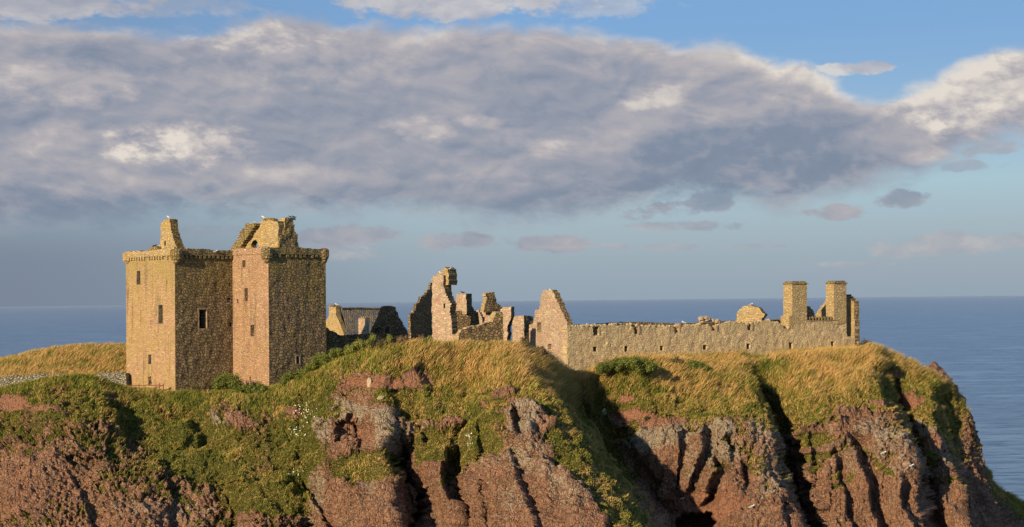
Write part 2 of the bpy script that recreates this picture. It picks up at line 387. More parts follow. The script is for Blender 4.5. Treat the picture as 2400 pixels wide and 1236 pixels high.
# ------------------------------------------------------------------ sea
def sea():
    mt, nt, bs = newmat('sea_water')
    g = posn(nt)
    sp = nt.nodes.new('ShaderNodeSeparateXYZ'); nt.links.new(g, sp.inputs[0])
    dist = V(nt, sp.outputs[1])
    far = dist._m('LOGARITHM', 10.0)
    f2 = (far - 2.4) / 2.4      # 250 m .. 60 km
    c = ramp(nt, f2.clamp(), [(0, (.18, .28, .41)), (.25, (.14, .215, .33)), (.5, (.14, .20, .285)), (.75, (.21, .255, .31)), (1, (.33, .35, .37))])  # fading of the far sea put into the base colour by distance
    a = noise(nt, posn(nt, (.010, .030, 0)), 1, 9, .68); b = noise(nt, posn(nt, (.06, .17, 0)), 1, 7, .68); d = noise(nt, posn(nt, (.0012, .004, 0)), 1, 5, .6)
    c = mix(nt, d.sm(.4, .65) * .3, c, (.11, .15, .24))
    c = mix(nt, b.sm(.47, .58) * .7, c, (.05, .095, .18)); c = mix(nt, a.sm(.5, .62) * .5, c, (.24, .34, .48))  # wave streaks: uneven sky reflection painted into the water colour
    nt.links.new(c, bs.inputs['Base Color']); bs.inputs['Roughness'].default_value = .4; bs.inputs['IOR'].default_value = 1.33; bs.inputs['Specular IOR Level'].default_value = .4
    bump(nt, bs, a * 2.2 + b * 1.1, 3.0)
    bn = [q for q in nt.nodes if q.bl_idname == 'ShaderNodeBump'][0]; nt.links.new(f2.sm(.1, .6, 1.0, .06).s, bn.inputs['Strength'])
    rs = [40, 120, 200, 300, 450, 700, 1100, 2000, 5000, 15000, 50000, 190000]; n = 72; v = [(0, 0, 0)]; f = []
    for r_ in rs:
        for i in range(n): t = 2 * math.pi * i / n; v.append((r_ * math.cos(t), r_ * math.sin(t), 0))
    for i in range(n): f.append((0, 1 + i, 1 + (i + 1) % n))
    for k in range(len(rs) - 1):
        for i in range(n):
            j = (i + 1) % n; f.append((1 + k * n + i, 1 + (k + 1) * n + i, 1 + (k + 1) * n + j, 1 + k * n + j))
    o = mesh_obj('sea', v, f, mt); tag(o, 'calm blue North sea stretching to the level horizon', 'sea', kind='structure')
sea()

# ------------------------------------------------------------------ headland
CREST = np.array([(-900, 1000), (-300, 945), (0, 913), (60, 899), (120, 886), (180, 880), (215, 884), (250, 898), (290, 914), (330, 920), (410, 924), (480, 922), (545, 919), (600, 918), (640, 910), (700, 893),
                  (760, 862), (800, 840), (850, 820), (900, 812), (1000, 812), (1100, 816), (1200, 818), (1240, 828), (1280, 842), (1310, 868), (1340, 890), (1375, 888), (1410, 872), (1440, 860), (1480, 850),
                  (1550, 852), (1640, 862), (1700, 866), (1760, 863), (1790, 850), (1850, 842), (1950, 836), (2010, 828), (2040, 816), (2100, 838), (2140, 858), (2170, 872), (2200, 890), (2235, 915), (2258, 965),
                  (2275, 1030), (2290, 1075), (2310, 1115), (2420, 1190), (2600, 1320), (2900, 1500)], float)
F = [0, .2, .45, .7, 1.0, 1.7]
LN = [  # px at the six rows, depth at the six rows, turf depth
 ([-900]*6, [190,184,176,170,165,158], .6),
 ([-300]*6, [181,176,170,165,161,154], .6),
 ([-100]*6, [177,173,168,164,160,154], .55),
 ([100]*6, [176,171,166,161,157,151], .45),
 ([220,215,215,215,215,215], [176,170,165,162,158,152], .5),
 ([330]*6, [177.5,173,167,162,158,152], .55),
 ([400,400,405,410,415,420], [178,173,168,164,160,153], .72),
 ([480,485,495,510,530,545], [178,174,169,165,162,156], .72),
 ([560,560,565,580,590,600], [178,172,168,163,158,153], .5),
 ([650,655,665,680,690,700], [177,172,168,164,159.5,155], .75),
 ([720,715,712,712,718,725], [177,172.6,168.6,165,161,156], .8),
 ([775,765,765,780,795,805], [176.5,171.5,166.5,162,158,153], .4),
 ([830,812,805,812,822,832], [176,171,166,161,156,151], .25),
 ([870,850,840,845,850,855], [174,169,167,161,155,150], .2),
 ([910,895,895,905,915,920], [173,167,163,158,154,150], .25),
 ([940,935,930,935,945,950], [172.5,168,165,163.5,163.5,160], .3),
 ([975,970,965,975,985,990], [172,168,165,164.5,164,162], .35),
 ([1010,1000,1000,1010,1020,1030], [172,168,163,160,156,153], .35),
 ([1050,1050,1050,1055,1062,1070], [172.5,168.5,163,159,155.5,151], .4),
 ([1080,1085,1082,1085,1090,1095], [173,169,164,162.5,162,160], .5),
 ([1115,1120,1115,1112,1118,1125], [172.5,168,162.5,159,156,152], .5),
 ([1170,1180,1185,1180,1190,1200], [172,165.5,160,155.5,151,146], .38),
 ([1225,1235,1260,1285,1330,1370], [173.5,165.5,159.5,154,149,144], .4),
 ([1255,1282,1332,1392,1478,1580], [175.5,168.5,161.5,156,151,146], 1.1),
 ([1285,1312,1368,1432,1516,1620], [178,175,170,166,162,158], 1.1),
 ([1325,1348,1402,1462,1546,1650], [182,182,181,179,177.5,175], .4),
 ([1390,1418,1455,1515,1595,1695], [184,183,182,180.5,179,177], .38),
 ([1450,1475,1510,1570,1640,1740], [185,182,179.5,178,177,174], .36),
 ([1520,1540,1575,1620,1680,1770], [188,183,179,176.5,175,171], .36),
 ([1620,1635,1655,1690,1740,1830], [190,184,178.5,175,172,168], .36),
 ([1735,1768,1790,1815,1850,1930], [193,187,180.5,176,171.5,166], .36),
 ([1758,1790,1815,1845,1880,1965], [195.5,192,190,188,185,182], .42),
 ([1785,1830,1858,1885,1925,2010], [197,193,190,187,184,181], .42),
 ([1830,1860,1885,1915,1950,2040], [198,191.5,186,182,178,173], .42),
 ([1920,1940,1965,1995,2030,2110], [200,193,186.5,182,178,172], .4),
 ([2035,2065,2095,2125,2155,2215], [203,195.5,188.5,183.5,178.5,172], .36),
 ([2055,2095,2130,2155,2185,2240], [205.5,202,198,193,189,184], .4),
 ([2085,2130,2168,2190,2215,2270], [207,202,197,192.5,188,182], .36),
 ([2150,2175,2200,2225,2248,2300], [209,203,197,192,187,181], .34),
 ([2185,2205,2225,2250,2272,2325], [211,209,205,201,197,190], .5),
 ([2232,2240,2252,2272,2292,2345], [214,212,208,204,199,192], .12),
 ([2258,2264,2275,2292,2310,2360], [216,214,211,207,203,197], -.1),
 ([2278,2284,2294,2310,2328,2380], [219,217,214,211,207,202], -.1),
 ([2310,2316,2325,2340,2356,2410], [224,222,220,217,214,208], .9),
 ([2420,2422,2425,2435,2445,2500], [236,234,231,228,224,217], 1.2),
 ([2600]*6, [256,252,248,244,240,230], 1.2),
 ([2900]*6, [290,285,280,275,270,260], 1.2),
]
TURF_PATCH = [  # px, py, rx, ry, strength   (+ grass, - bare)
 (700,1080,60,90,1.4), (640,1170,100,45,1.2), (480,1060,110,70,1.2), (850,1110,70,45,1.1), (880,1085,60,30,.8), (300,1150,80,40,.6), (180,960,200,30,.4),
 (1040,1050,80,40,1.2), (1140,1020,60,50,1.0), (1180,1090,90,35,.6), (1010,930,110,60,1.0), (1380,1060,55,90,1.0), (1430,1150,45,90,1.2), (560,1130,80,25,.7),
 (1290,940,60,60,1.2), (1330,900,50,60,1.3), (1500,930,70,60,1.0), (1640,940,120,45,1.0), (1480,1015,25,12,.9), (1970,900,150,70,1.0), (1920,1040,45,14,.9), (1910,1075,50,12,.8), (1920,1145,50,12,.7),
 (2180,935,60,60,.9), (2150,880,60,30,.9), (2180,1090,25,40,.9), (1080,1090,35,60,.8), (390,990,120,50,.6), (1300,1180,60,60,-.2), (1130,1200,60,80,-1.2),
 (880,900,75,16,-2.4), (980,895,50,25,-1.6), (1470,938,20,9,-2.4), (1480,975,55,13,-2.0), (1560,1000,60,12,-1.0), (1690,915,35,8,-1.9), (1640,950,60,10,-1.0), (1210,950,30,8,-1.5),
 (2090,878,38,11,-2.5), (2110,905,25,5,-2), (2130,940,35,18,-2.2), (2060,942,25,8,-1.6), (20,945,45,16,-2.2), (100,960,40,12,-1.5), (260,930,18,5,-2), (1120,955,30,9,-1.4), (1180,930,30,10,-1.3),
 (850,1010,90,50,-1.5), (500,1000,22,35,-1.2), (560,990,40,15,-.9), (690,975,30,10,-1.2), (1560,1060,90,50,-2), (2010,1010,60,60,-1.2), (60,1130,200,80,-.9), (350,1190,150,60,-.9), (750,1160,30,80,-1.2), (1230,1010,60,40,-1.6)]
EARTH = [(880,900,75,14,1), (980,895,50,25,.7), (1470,938,22,9,1), (1480,975,60,14,1), (1560,1000,70,14,.7), (1690,915,40,8,1), (1640,950,80,10,.8), (1210,950,45,12,.7), (2090,878,40,12,1), (2110,905,30,6,.9),
         (2135,945,40,22,1), (2060,942,30,9,.8), (20,945,60,16,.9), (100,960,40,12,.7), (1120,955,40,12,.8), (862,1035,40,30,.5), (1090,1190,20,45,.9), (1560,1090,80,50,.45), (1650,1190,90,50,.9), (1770,1120,50,60,.4), (2190,1040,40,60,.6),
         (1000,1100,50,70,.5), (550,1170,50,40,.6), (270,930,25,6,.8), (1900,985,60,10,.7)]
LICH = [(820,970,80,22,1), (760,1010,30,50,.9), (905,1030,18,60,.9), (945,990,60,40,.6), (500,1000,30,35,.9), (530,1060,30,60,.7), (1225,1000,40,40,.8), (1545,1030,70,28,1), (1640,1010,80,22,.8), (1690,1060,50,50,.8), (1780,1020,40,30,.7),
        (1620,1100,18,50,.7), (1800,1120,35,70,.7), (2140,965,50,20,.6), (2170,985,40,35,1), (2060,1020,60,30,.7), (2080,1080,50,50,.6), (740,1150,40,70,.8), (1180,1090,60,30,.5), (1260,1080,60,60,.5), (1210,1180,30,30,.6), (380,1200,120,30,.5),
        (880,1130,30,40,.6), (1960,1080,60,60,.4), (2210,1060,20,60,.6), (1340,1160,60,60,.5)]

PITS = [  # px, py, rx, ry, slant, depth (m)
 (815,1015,24,30,-.2,2.2), (1222,1012,14,24,.2,2.0), (560,1150,30,14,-.6,1.2), (1632,1226,62,30,-.3,6), (350,1180,26,20,0,.9), (190,1090,40,12,.4,.9), (985,1195,34,40,.3,2.5), (700,1150,30,14,.5,1.0)]
GULL = [
 ([(1750,880),(1786,935),(1820,1000),(1850,1080),(1874,1160),(1902,1260)],15,3.6,1.6), ([(975,845),(1004,900),(1036,960)],20,1.7,3.5), ([(1300,905),(1345,960),(1385,1030)],16,1.6,3), ([(1560,890),(1585,930),(1600,975)],14,1.0,4), ([(430,950),(470,1010),(500,1070)],14,1.1,4), ([(250,930),(290,1000),(310,1060)],14,1.0,4),  # polyline of (px, py), half width px, depth (m), width of the lit ramp to its right
 ([(2040,862),(2068,900),(2098,960),(2128,1030),(2150,1100),(2168,1180),(2185,1260)],16,5.2,3.4),
 ([(1944,1050),(1962,1110),(1984,1180),(2006,1260)],8,2.6,4.5), ([(1990,1030),(2018,1100),(2044,1170),(2072,1260)],14,4.2,2.6),
 ([(2102,1120),(2126,1180),(2150,1260)],9,2.8,3.5), ([(2178,915),(2204,1000),(2226,1090),(2254,1190),(2270,1250)],12,3.6,3.0), ([(2180,1125),(2226,1180),(2280,1250)],9,2.6,2.6),
 ([(1895,1010),(1905,1080),(1925,1160),(1950,1250)],6,1.3,6), ([(1648,1000),(1655,1060),(1640,1120),(1622,1160)],9,2.6,2.5), ([(1668,1060),(1684,1105),(1676,1150),(1645,1190)],9,3.2,2.0), ([(1732,1075),(1746,1125),(1742,1165)],6,2.4,2.5),
 ([(1705,1020),(1712,1080),(1702,1120)],5,1.3,3), ([(1590,1000),(1612,1060),(1600,1110),(1590,1150)],7,1.6,3), ([(1800,1080),(1830,1160),(1850,1240)],7,1.6,3),
 ([(912,1040),(928,1090),(952,1130),(992,1175),(1025,1250)],17,5.2,2.2), ([(1056,1050),(1050,1110),(1062,1180),(1095,1250)],12,4.6,2.0), ([(972,960),(984,1000),(1004,1060)],9,1.8,3), ([(790,1050),(812,1000),(835,965)],9,2.0,3.5),
 ([(1128,990),(1134,1060),(1120,1130)],7,1.2,4), ([(1205,1060),(1228,1130),(1262,1210),(1280,1260)],8,1.5,4), ([(1150,1120),(1160,1190),(1172,1250)],6,1.1,4), ([(700,1120),(760,1190),(800,1250)],9,1.8,3), ([(500,1120),(540,1150),(560,1200),(550,1250)],9,1.4,3.5), ([(370,1110),(400,1170),(395,1250)],8,1.0,4), ([(160,1110),(200,1170),(230,1250)],9,1.0,4)]
def terrain():
    K = len(LN)
    lp = np.array([l[0] for l in LN], float); ld = np.array([l[1] for l in LN], float); lt = np.array([l[2] for l in LN], float)
    pxs = np.concatenate([np.arange(-900, -60, 12.), np.arange(-60, 2440, 2.4), np.arange(2440, 2901, 12.)])
    us = np.interp(pxs, lp[:, 0], np.arange(K))
    cx = pchip(np.arange(K), lp, us)              # (Nu,6) px per row
    cd = pchip(np.arange(K), ld, us)
    ct = np.interp(us, np.arange(K), lt)
    crest = np.interp(pxs, CREST[:, 0], CREST[:, 1])
    crest = crest + 3.0 * pn(pxs / 23., pxs * 0, pxs * 0 + 4.2) + 1.5 * pn(pxs / 8., pxs * 0, pxs * 0 + 1.2)
    fs = np.concatenate([np.linspace(0, 1.04, 260), np.linspace(1.07, 1.7, 26)])
    PX = pchip(F, cx.T, fs).T; DD = pchip(F, cd.T, fs).T            # (Nu,Nf)
    PY = crest[:, None] + fs[None] * (np.maximum(1236, crest + 60) - crest)[:, None]
    d = f_[None, None] * 3600 + CR[None, None] * (PX - 1200)[..., None] + CU[None, None] * (618 - PY)[..., None]
    pos = np.stack([d[..., 0] / d[..., 1] * DD, DD, CAMZ + d[..., 2] / d[..., 1] * DD], -1)
    # down to below the water
    dn = []
    last = pos[:, -1]
    for k in range(1, 13):
        t = k / 12; q = last.copy(); q[:, 2] = last[:, 2] * (1 - t) - 4 * t; q[:, 1] -= 9 * t; dn.append(q)
    # back over the plateau
    top = pos[:, 0]; bk = []
    nb = 90
    dirx = top[:, 0] / top[:, 1]
    kf = sstep(2000, 2260, pxs)
    for k in range(1, nb + 1):
        t = k / nb; dist = 110 * (.35 * t + .65 * t * t)
        y = top[:, 1] + dist; x = dirx * y
        zp = 52.6 + 0 * x
        zp = np.where(x < -20, 52.6 - 2.9 * sstep(-20, -30, x) , zp)
        mound = 4.3 * np.exp(-((y - 206) / 9.5) ** 2) * (sstep(-90, -72, x) * .55 + .45 * sstep(-73, -58, x)) * sstep(-28, -36, x)
        zp = zp + mound * (1 + .05 * pn(x * .4, y * .2, x * 0))
        zp = zp - .5 * sstep(-62, -80, x)
        zp = zp - 2.6 * sstep(0, 7, x) * sstep(14, 6, x) * sstep(190, 184, y)
        edge = 232 + 6 * pn(x * .05, y * 0, x * 0)
        zp = zp - np.maximum(0, y - edge) * 1.1
        b = sstep(0, 7, dist * np.ones_like(x))
        z = top[:, 2] * (1 - b) + zp * b
        z2 = top[:, 2] - .12 * dist - .8 * kf * dist - np.maximum(0, dist - 8) * 1.1 * kf
        z = np.where(pxs > 2000, z * (1 - sstep(1990, 2030, pxs)) + z2 * sstep(1990, 2030, pxs), z)
        z = np.maximum(z, -4)
        bk.append(np.stack([x, y, z], -1))
    G = np.concatenate([np.stack(bk[::-1], 1), pos, np.stack(dn, 1)], 1)     # (Nu, Nv, 3)
    Nu, Nv = G.shape[:2]; i0 = nb; i1 = nb + len(fs)
    PXg = np.repeat(pxs[:, None], Nv, 1); PXg[:, i0:i1] = PX; PXg[:, i1:] = PX[:, -1:]
    Fg = np.zeros((Nu, Nv)); Fg[:, i0:i1] = fs; Fg[:, i1:] = 1.8; Fg[:, :i0] = -.01
    PYg = np.zeros((Nu, Nv)) - 999; PYg[:, i0:i1] = PY; PYg[:, i1:] = 2000
    Nf = fbm(G, .55, 4, 3.1); Np = fbm(G, .22, 3, 9.3); Nh = fbm(G, 1.9, 3, 5.5)
    left = sstep(860, 700, PXg)
    turf = (ct[:, None] + .1 * left - Fg) / (.10 + .13 * left) + Nf * (1.5 + 1.0 * left) + Np * 1.3 + (Nh + .8 * fbm(G, 4.2, 2, 1.5)) * (.9 + 3.0 * left)
    turf = np.clip(turf, -2.6, 1.7 + .8 * (1 - left))
    turf = np.where(Fg < 0, 4, turf)
    def blotch(L, wob=.6):
        t = np.zeros((Nu, Nv))
        for (x, y, rx, ry, k) in L:
            r2 = ((PXg - x) / rx) ** 2 + ((PYg - y) / ry) ** 2
            t += k * sstep(1.5, .35, r2 + wob * Nf + .4 * Nh)
        return t
    turf = turf + 3.0 * blotch(TURF_PATCH) + .25 + 3.6 * sstep(.16, .42, fbm(G, .32, 4, 14.) + .35 * Nh) * sstep(.15, .3, Fg) * sstep(1.3, .5, Fg)
    turf = sstep(-.5, 1.1, turf)
    # steep gully sides carry less grass
    gx = np.gradient(G, axis=0); gv = np.gradient(G, axis=1)
    nrm = np.cross(gx, gv); nrm /= np.linalg.norm(nrm, axis=-1)[..., None] + 1e-9
    nrm *= np.sign((nrm * (np.array([0, -1, .6]))).sum(-1))[..., None] + 0
    earth = np.clip(blotch(EARTH), 0, 1) * (1 - turf); lich = np.clip(blotch(LICH) + .0, 0, 1)
    # displacement
    vis = sstep(-.005, .05, Fg)
    rock = (1 - .75 * turf) * (1 - .75 * earth)
    rt = sstep(1380, 1560, PXg)
    q = np.stack([PXg / 30., Fg * 1.3, 0 * Fg], -1)
    ribs = .6 * ridged(q, .8, 5, 2.2) + .4 * ridged(np.stack([PXg / 11., Fg * 1.6, 0 * Fg + 3], -1), .8, 3, 7.7)
    q2 = np.stack([PXg / 46., Fg * 3.2, 0 * Fg + 8], -1)
    ribl = ridged(q2, 1.0, 4, 6.2)
    big = fbm(G, .11, 3, 1.0); mid = ridged(G, .33, 4, 4.0, .7); sm = ridged(G, 1.1, 3, 8.0, .8); fine = fbm(G, 3.3, 3, 2.0)
    lump = -np.abs(fbm(G, .8, 3, 12.0))
    disp = 1.1 * big * vis + rock * vis * (1.0 * ribs * rt * sstep(.15, .4, Fg) + .7 * ribl * (1 - rt) * sstep(.1, .4, Fg) * sstep(740, 900, PXg) + (.6 + .5 * (1 - left) * (1 - rt) + .1 * rt) * mid + (.40 + .12 * (1 - left)) * sm + .26 * fine + .20 * ridged(G, 2.6, 2, 5.0) + .4 * lump)
    disp += turf * (.75 * fbm(G, .42, 3, 6.0) * (.4 + .6 * vis) - (.25 + .45 * left) * np.abs(fbm(G, .75, 2, 6.6)) * vis + .16 * ridged(G, 1.6, 2, 3.0) * vis)
    crestfade = .35 + .65 * sstep(0, .12, np.abs(Fg))
    disp = disp * np.where(Fg < 0, .35, crestfade)
    earthd = -.35 * earth
    G = G + nrm * (disp + earthd)[..., None]
    pit = np.zeros((Nu, Nv)); wob = .9 * fbm(G, .38, 3, 21.) + .45 * fbm(G, 1.2, 3, 2.); wx = 16 * fbm(G, .3, 3, 31.); 
    for (x, y, rx, ry, sl, k) in PITS:
        dxp = (PXg + wx - x - sl * (PYg - y)) / rx; dyp = (PYg - y) / ry
        pit = np.maximum(pit, k * sstep(1.35, .35, dxp ** 2 + dyp ** 2 + wob))
    gul = np.zeros((Nu, Nv)); jx = 7 * fbm(G, .5, 3, 41.) + 9 * fbm(G, .16, 2, 43.)
    for (pl, hw, k, rw) in GULL:
        ys = [q[1] for q in pl]; xs = [q[0] for q in pl]
        t = (PXg + jx - np.interp(PYg, ys, xs)) / hw
        fade = sstep(ys[0] - 12, ys[0] + 40, PYg) * (sstep(ys[-1] + 10, ys[-1] - 25, PYg) if ys[-1] < 1236 else sstep(1560, 1300, PYg))
        prof = sstep(-1.1, -.35, t) * np.where(t < .45, 1, np.clip(1 - (t - .45) / (rw * 1.6), 0, 1) ** 1.2)
        gul = np.maximum(gul, k * prof * fade)
    pit = pit + gul
    push = G / np.linalg.norm(G - np.array([0, 0, CAMZ]), axis=-1)[..., None]
    G[..., 0] += G[..., 0] / G[..., 1] * pit; G[..., 1] += pit; G[..., 2] += (G[..., 2] - CAMZ) / G[..., 1] * pit
    idx = np.arange(Nu * Nv).reshape(Nu, Nv)
    fc = np.stack([idx[:-1, :-1], idx[1:, :-1], idx[1:, 1:], idx[:-1, 1:]], -1).reshape(-1, 4)
    # facing check
    a, b, c = G.reshape(-1, 3)[fc[:, 0]], G.reshape(-1, 3)[fc[:, 1]], G.reshape(-1, 3)[fc[:, 3]]
    if (np.cross(b - a, c - a)[:, 1]).mean() > 0: fc = fc[:, ::-1]
    # material
    mt, nt, bs = newmat('headland_ground')
    tf = attr(nt, 'turf'); ea = attr(nt, 'earth'); li = attr(nt, 'lichen')
    g = posn(nt)
    n1 = noise(nt, g, .45, 5); n2 = noise(nt, g, 2.2, 6, .65); n3 = noise(nt, g, 8, 5, .7)
    ns = noise(nt, posn(nt, (.9, .9, .22)), 1.0, 6, .6)
    rockc = ramp(nt, (n2 * .6 + n1 * .5 - .02), [(.25, (.095, .046, .028)), (.38, (.20, .095, .054)), (.52, (.32, .155, .09)), (.66, (.43, .235, .145)), (.85, (.52, .34, .22))])
    pat = noise(nt, g, .16, 4, .6)
    rockc = mix(nt, pat.sm(.42, .62) * .7, rockc, mix(nt, n2.sm(.3, .7), (.24, .10, .06), (.42, .205, .125)))
    rockc = mix(nt, ns.sm(.5, .64) * .55, rockc, (.12, .075, .052)); rockc = mix(nt, noise(nt, g, .8, 5, .6).sm(.54, .66) * .5, rockc, (.13, .065, .04))
    vp = voro(nt, g, 5.0); vcol = V(nt, vp.outputs['Distance']); sp = nt.nodes.new('ShaderNodeSeparateColor'); nt.links.new(vp.outputs['Color'], sp.inputs[0])
    peb = V(nt, sp.outputs[0])
    rockc = mix(nt, peb.sm(.72, .8) * vcol.sm(.5, .25) * .65, rockc, (.42, .31, .24))
    rockc = mix(nt, peb.sm(.2, .14) * .35, rockc, (.10, .06, .045))
    cr_ = voro(nt, posn(nt, (1.3, 1.3, .5)), 1.0, 'DISTANCE_TO_EDGE'); crk = V(nt, cr_.outputs['Distance'])
    rockc = mix(nt, (crk + (n3 - .5) * .12).sm(-.02, .05, .5, 0), rockc, (.055, .034, .026))
    vf = voro(nt, posn(nt, (1.5, 1.5, 1.9)), 1.0); sf = nt.nodes.new('ShaderNodeSeparateColor'); nt.links.new(vf.outputs['Color'], sf.inputs[0]); vf2 = voro(nt, posn(nt, (3.6, 3.6, 3.0)), 1.0); sf2 = nt.nodes.new('ShaderNodeSeparateColor'); nt.links.new(vf2.outputs['Color'], sf2.inputs[0])
    fac = V(nt, sf.outputs[0]) * .6 + V(nt, sf2.outputs[0]) * .4
    pf = voro(nt, g, 11.0); spf = nt.nodes.new('ShaderNodeSeparateColor'); nt.links.new(pf.outputs['Color'], spf.inputs[0]); pfr = V(nt, spf.outputs[1])
    rockc = mix(nt, pfr.sm(.75, .8) * .4, rockc, (.56, .44, .33)); rockc = mix(nt, pfr.sm(.18, .14) * .35, rockc, (.08, .05, .04))
    lf = (li * .55 + n2 * 1.4 + n3 * 1.0 + peb * .4 - 1.68).sm(.0, .22)
    rockc = mix(nt, lf * .8, rockc, (.42, .37, .28))
    rockc = mix(nt, (n2 + n3 * .4).sm(.84, .92) * .5, rockc, (.36, .24, .07))
    rockc = mix(nt, (ea * 1.0 + (n2 - .5) * 1.9 + (n3 - .5) * 1.2 + (n1 - .5) * .8).sm(.42, .85) * .85, rockc, mix(nt, n3.sm(.3, .7), (.44, .21, .13), (.30, .14, .09)))
    turfc = ramp(nt, n2 * .5 + n3 * .5, [(.3, (.04, .045, .012)), (.5, (.09, .085, .022)), (.65, (.15, .12, .04)), (.8, (.21, .15, .065))])
    tm = (tf + (n3 - .5) * .7 + (n2 - .5) * .6).sm(.35, .6)
    nt.links.new(mix(nt, tm, rockc, turfc), bs.inputs['Base Color'])
    bs.inputs['Specular IOR Level'].default_value = .12; calib(nt, bs, .88)
    h = n3 * .9 + n2 * 1.0 + vcol * -.7 + ns * .8 + V(nt, pf.outputs['Distance']) * -.35 + crk.sm(0, .12) * .5 + fac * .8
    bump(nt, bs, h, .30)
    GP = G.reshape(-1, 3)
    o = mesh_obj('headland_terrain', GP, np.ascontiguousarray(fc), mt, attrs=dict(turf=turf, earth=earth, lichen=lich), smooth=True)
    tag(o, 'red conglomerate sea cliff and grassy plateau carrying the castle', 'cliff', kind='structure')
    return o, G, turf, PXg, PYg, Fg, nrm, fc
ter, G, TURF, PXg, PYg, Fg, NRM, TFC = terrain()
_GP = G.reshape(-1, 3)
BVH = BVHTree.FromPolygons([tuple(v) for v in _GP.tolist()], TFC.tolist())

def gz(x, y, default=52.6):
    h = BVH.ray_cast(Vector((x, y, 90)), Vector((0, 0, -1)))
    return h[0].z if h[0] is not None else default
def ghit(px, py):
    a, b = ray(px, py); h = BVH.ray_cast(Vector((0, 0, CAMZ)), Vector((a, 1, b)).normalized())
    return h[0]

# ------------------------------------------------------------------ grass
def blades(roots, nor, length, width, tone, lean, name, mat, label, cat, spread=.5):
    n = len(roots)
    ang = RNG.uniform(0, 2 * math.pi, n)
    side = np.stack([np.cos(ang), np.sin(ang), np.zeros(n)], -1)
    up = nor * .75 + np.array([0, 0, .75]) + RNG.normal(0, spread * .55, (n, 3)) * np.array([1, 1, .3])
    up /= np.linalg.norm(up, axis=1)[:, None]
    wind = np.array([lean, lean * .25, 0]) * np.clip(RNG.normal(1, .35, n), 0, 2)[:, None]
    L = length[:, None]; Wd = width[:, None]
    b0 = roots - side * Wd * .5 - up * .05; b1 = roots + side * Wd * .5 - up * .05
    m = roots + up * L * .55 + wind * L * .3
    m0 = m - side * Wd * .38; m1 = m + side * Wd * .38
    t = roots + up * L * .9 + wind * L * 1.0
    v = np.stack([b0, b1, m1, m0, t], 1).reshape(-1, 3)
    k = np.arange(n)[:, None] * 5
    tri = np.concatenate([k + np.array([0, 1, 2]), k + np.array([0, 2, 3]), k + np.array([3, 2, 4])], 0)
    o = mesh_obj(name, v, np.ascontiguousarray(tri), mat, attrs=dict(tone=np.repeat(tone, 5)))
    return tag(o, label, cat, kind='stuff')

def grass():
    Nu, Nv = TURF.shape
    A = G[:-1, :-1]; B_ = G[1:, :-1]; C_ = G[1:, 1:]; D_ = G[:-1, 1:]
    area = .5 * np.linalg.norm(np.cross(C_ - A, D_ - B_), axis=-1)
    f = Fg[:-1, :-1]; px = PXg[:-1, :-1]; py = PYg[:-1, :-1]
    dist = A[..., 1] - G[:-1, 90][:, None, 1]
    ok = (f < 1.06) & (px > -40) & (px < 2440)
    ok &= ~((f < 0) & (dist > 14) & ~((px < 320) & (dist < 42)))
    tw = sstep(.25, .8, TURF[:-1, :-1] + .1 * fbm(A, 1.5, 2))
    w = area * tw * ok
    # taller straw on the shoulders
    straw = np.zeros_like(f)
    def sb(x0, x1, fmax, k, soft=60):
        return k * sstep(x0 - soft, x0 + soft, px) * sstep(x1 + soft, x1 - soft, px) * sstep(fmax, fmax * .35, f)
    straw += sb(-100, 300, .0001, 0) + np.where((f < 0) & (px < 330) & (dist > 14), 1.0, 0)
    straw += sb(980, 1330, .3, .85) + sb(1540, 1720, .3, .95) + sb(1860, 2060, .28, 1.0) + sb(2060, 2240, .12, .6) + sb(1240, 1400, .3, .35)
    straw += np.where((f < 0) & (px > 950), .6, 0)
    straw += .45 * sstep(.1, .9, fbm(A, .35, 3, 4.4)) * sstep(.0, .2, f)
    straw = np.clip(straw + .45 * fbm(A, .5, 3, 7.7) * (straw > .2), 0, 1)
    N = 680000
    w = w * (1 - .2 * straw)
    pr = (w / w.sum()).ravel(); cnt = RNG.multinomial(N, pr)
    ii = np.repeat(np.arange(len(pr)), cnt); n = len(ii)
    i, j = np.divmod(ii, Nv - 1)
    s, t = RNG.random(n)[:, None], RNG.random(n)[:, None]
    root = (A[i, j] * (1 - s) + B_[i, j] * s) * (1 - t) + (D_[i, j] * (1 - s) + C_[i, j] * s) * t
    st = straw[i, j]; ff = f[i, j]
    clump = fbm(root, 1.1, 3, 2.5)
    top = sstep(.25, .02, ff)
    ln = (.13 + .26 * top + .66 * st + .12 * sstep(700, 900, px[i, j]) * sstep(.6, .2, ff)) * RNG.uniform(.55, 1.35, n) * (1 + .5 * clump)
    wd = .045 + .035 * RNG.random(n)
    isst = RNG.random(n) < np.clip(st * (.35 + .75 * sstep(-.35, .15, fbm(root, .55, 3, 61.))), 0, .92)
    tone = np.where(isst, RNG.normal(.87, .12, n), RNG.normal(.37, .13, n) + .14 * sstep(700, 1000, px[i, j]) + .05 + .30 * clump + .26 * fbm(root, .3, 3, 8.8) + .12 * fbm(root, 2.2, 2, 1.8))
    # the long slope under the keep is deeper green
    print('grass area', w.sum(), 'blades', n)
    blades(root, NRM[i, j], np.clip(ln, .08, 1.2), wd, np.clip(tone, 0, 1), .42, 'grass', M['grass'], 'wind-blown green and straw coloured grass covering the cliff top', 'grass')
grass()
#CASTLE

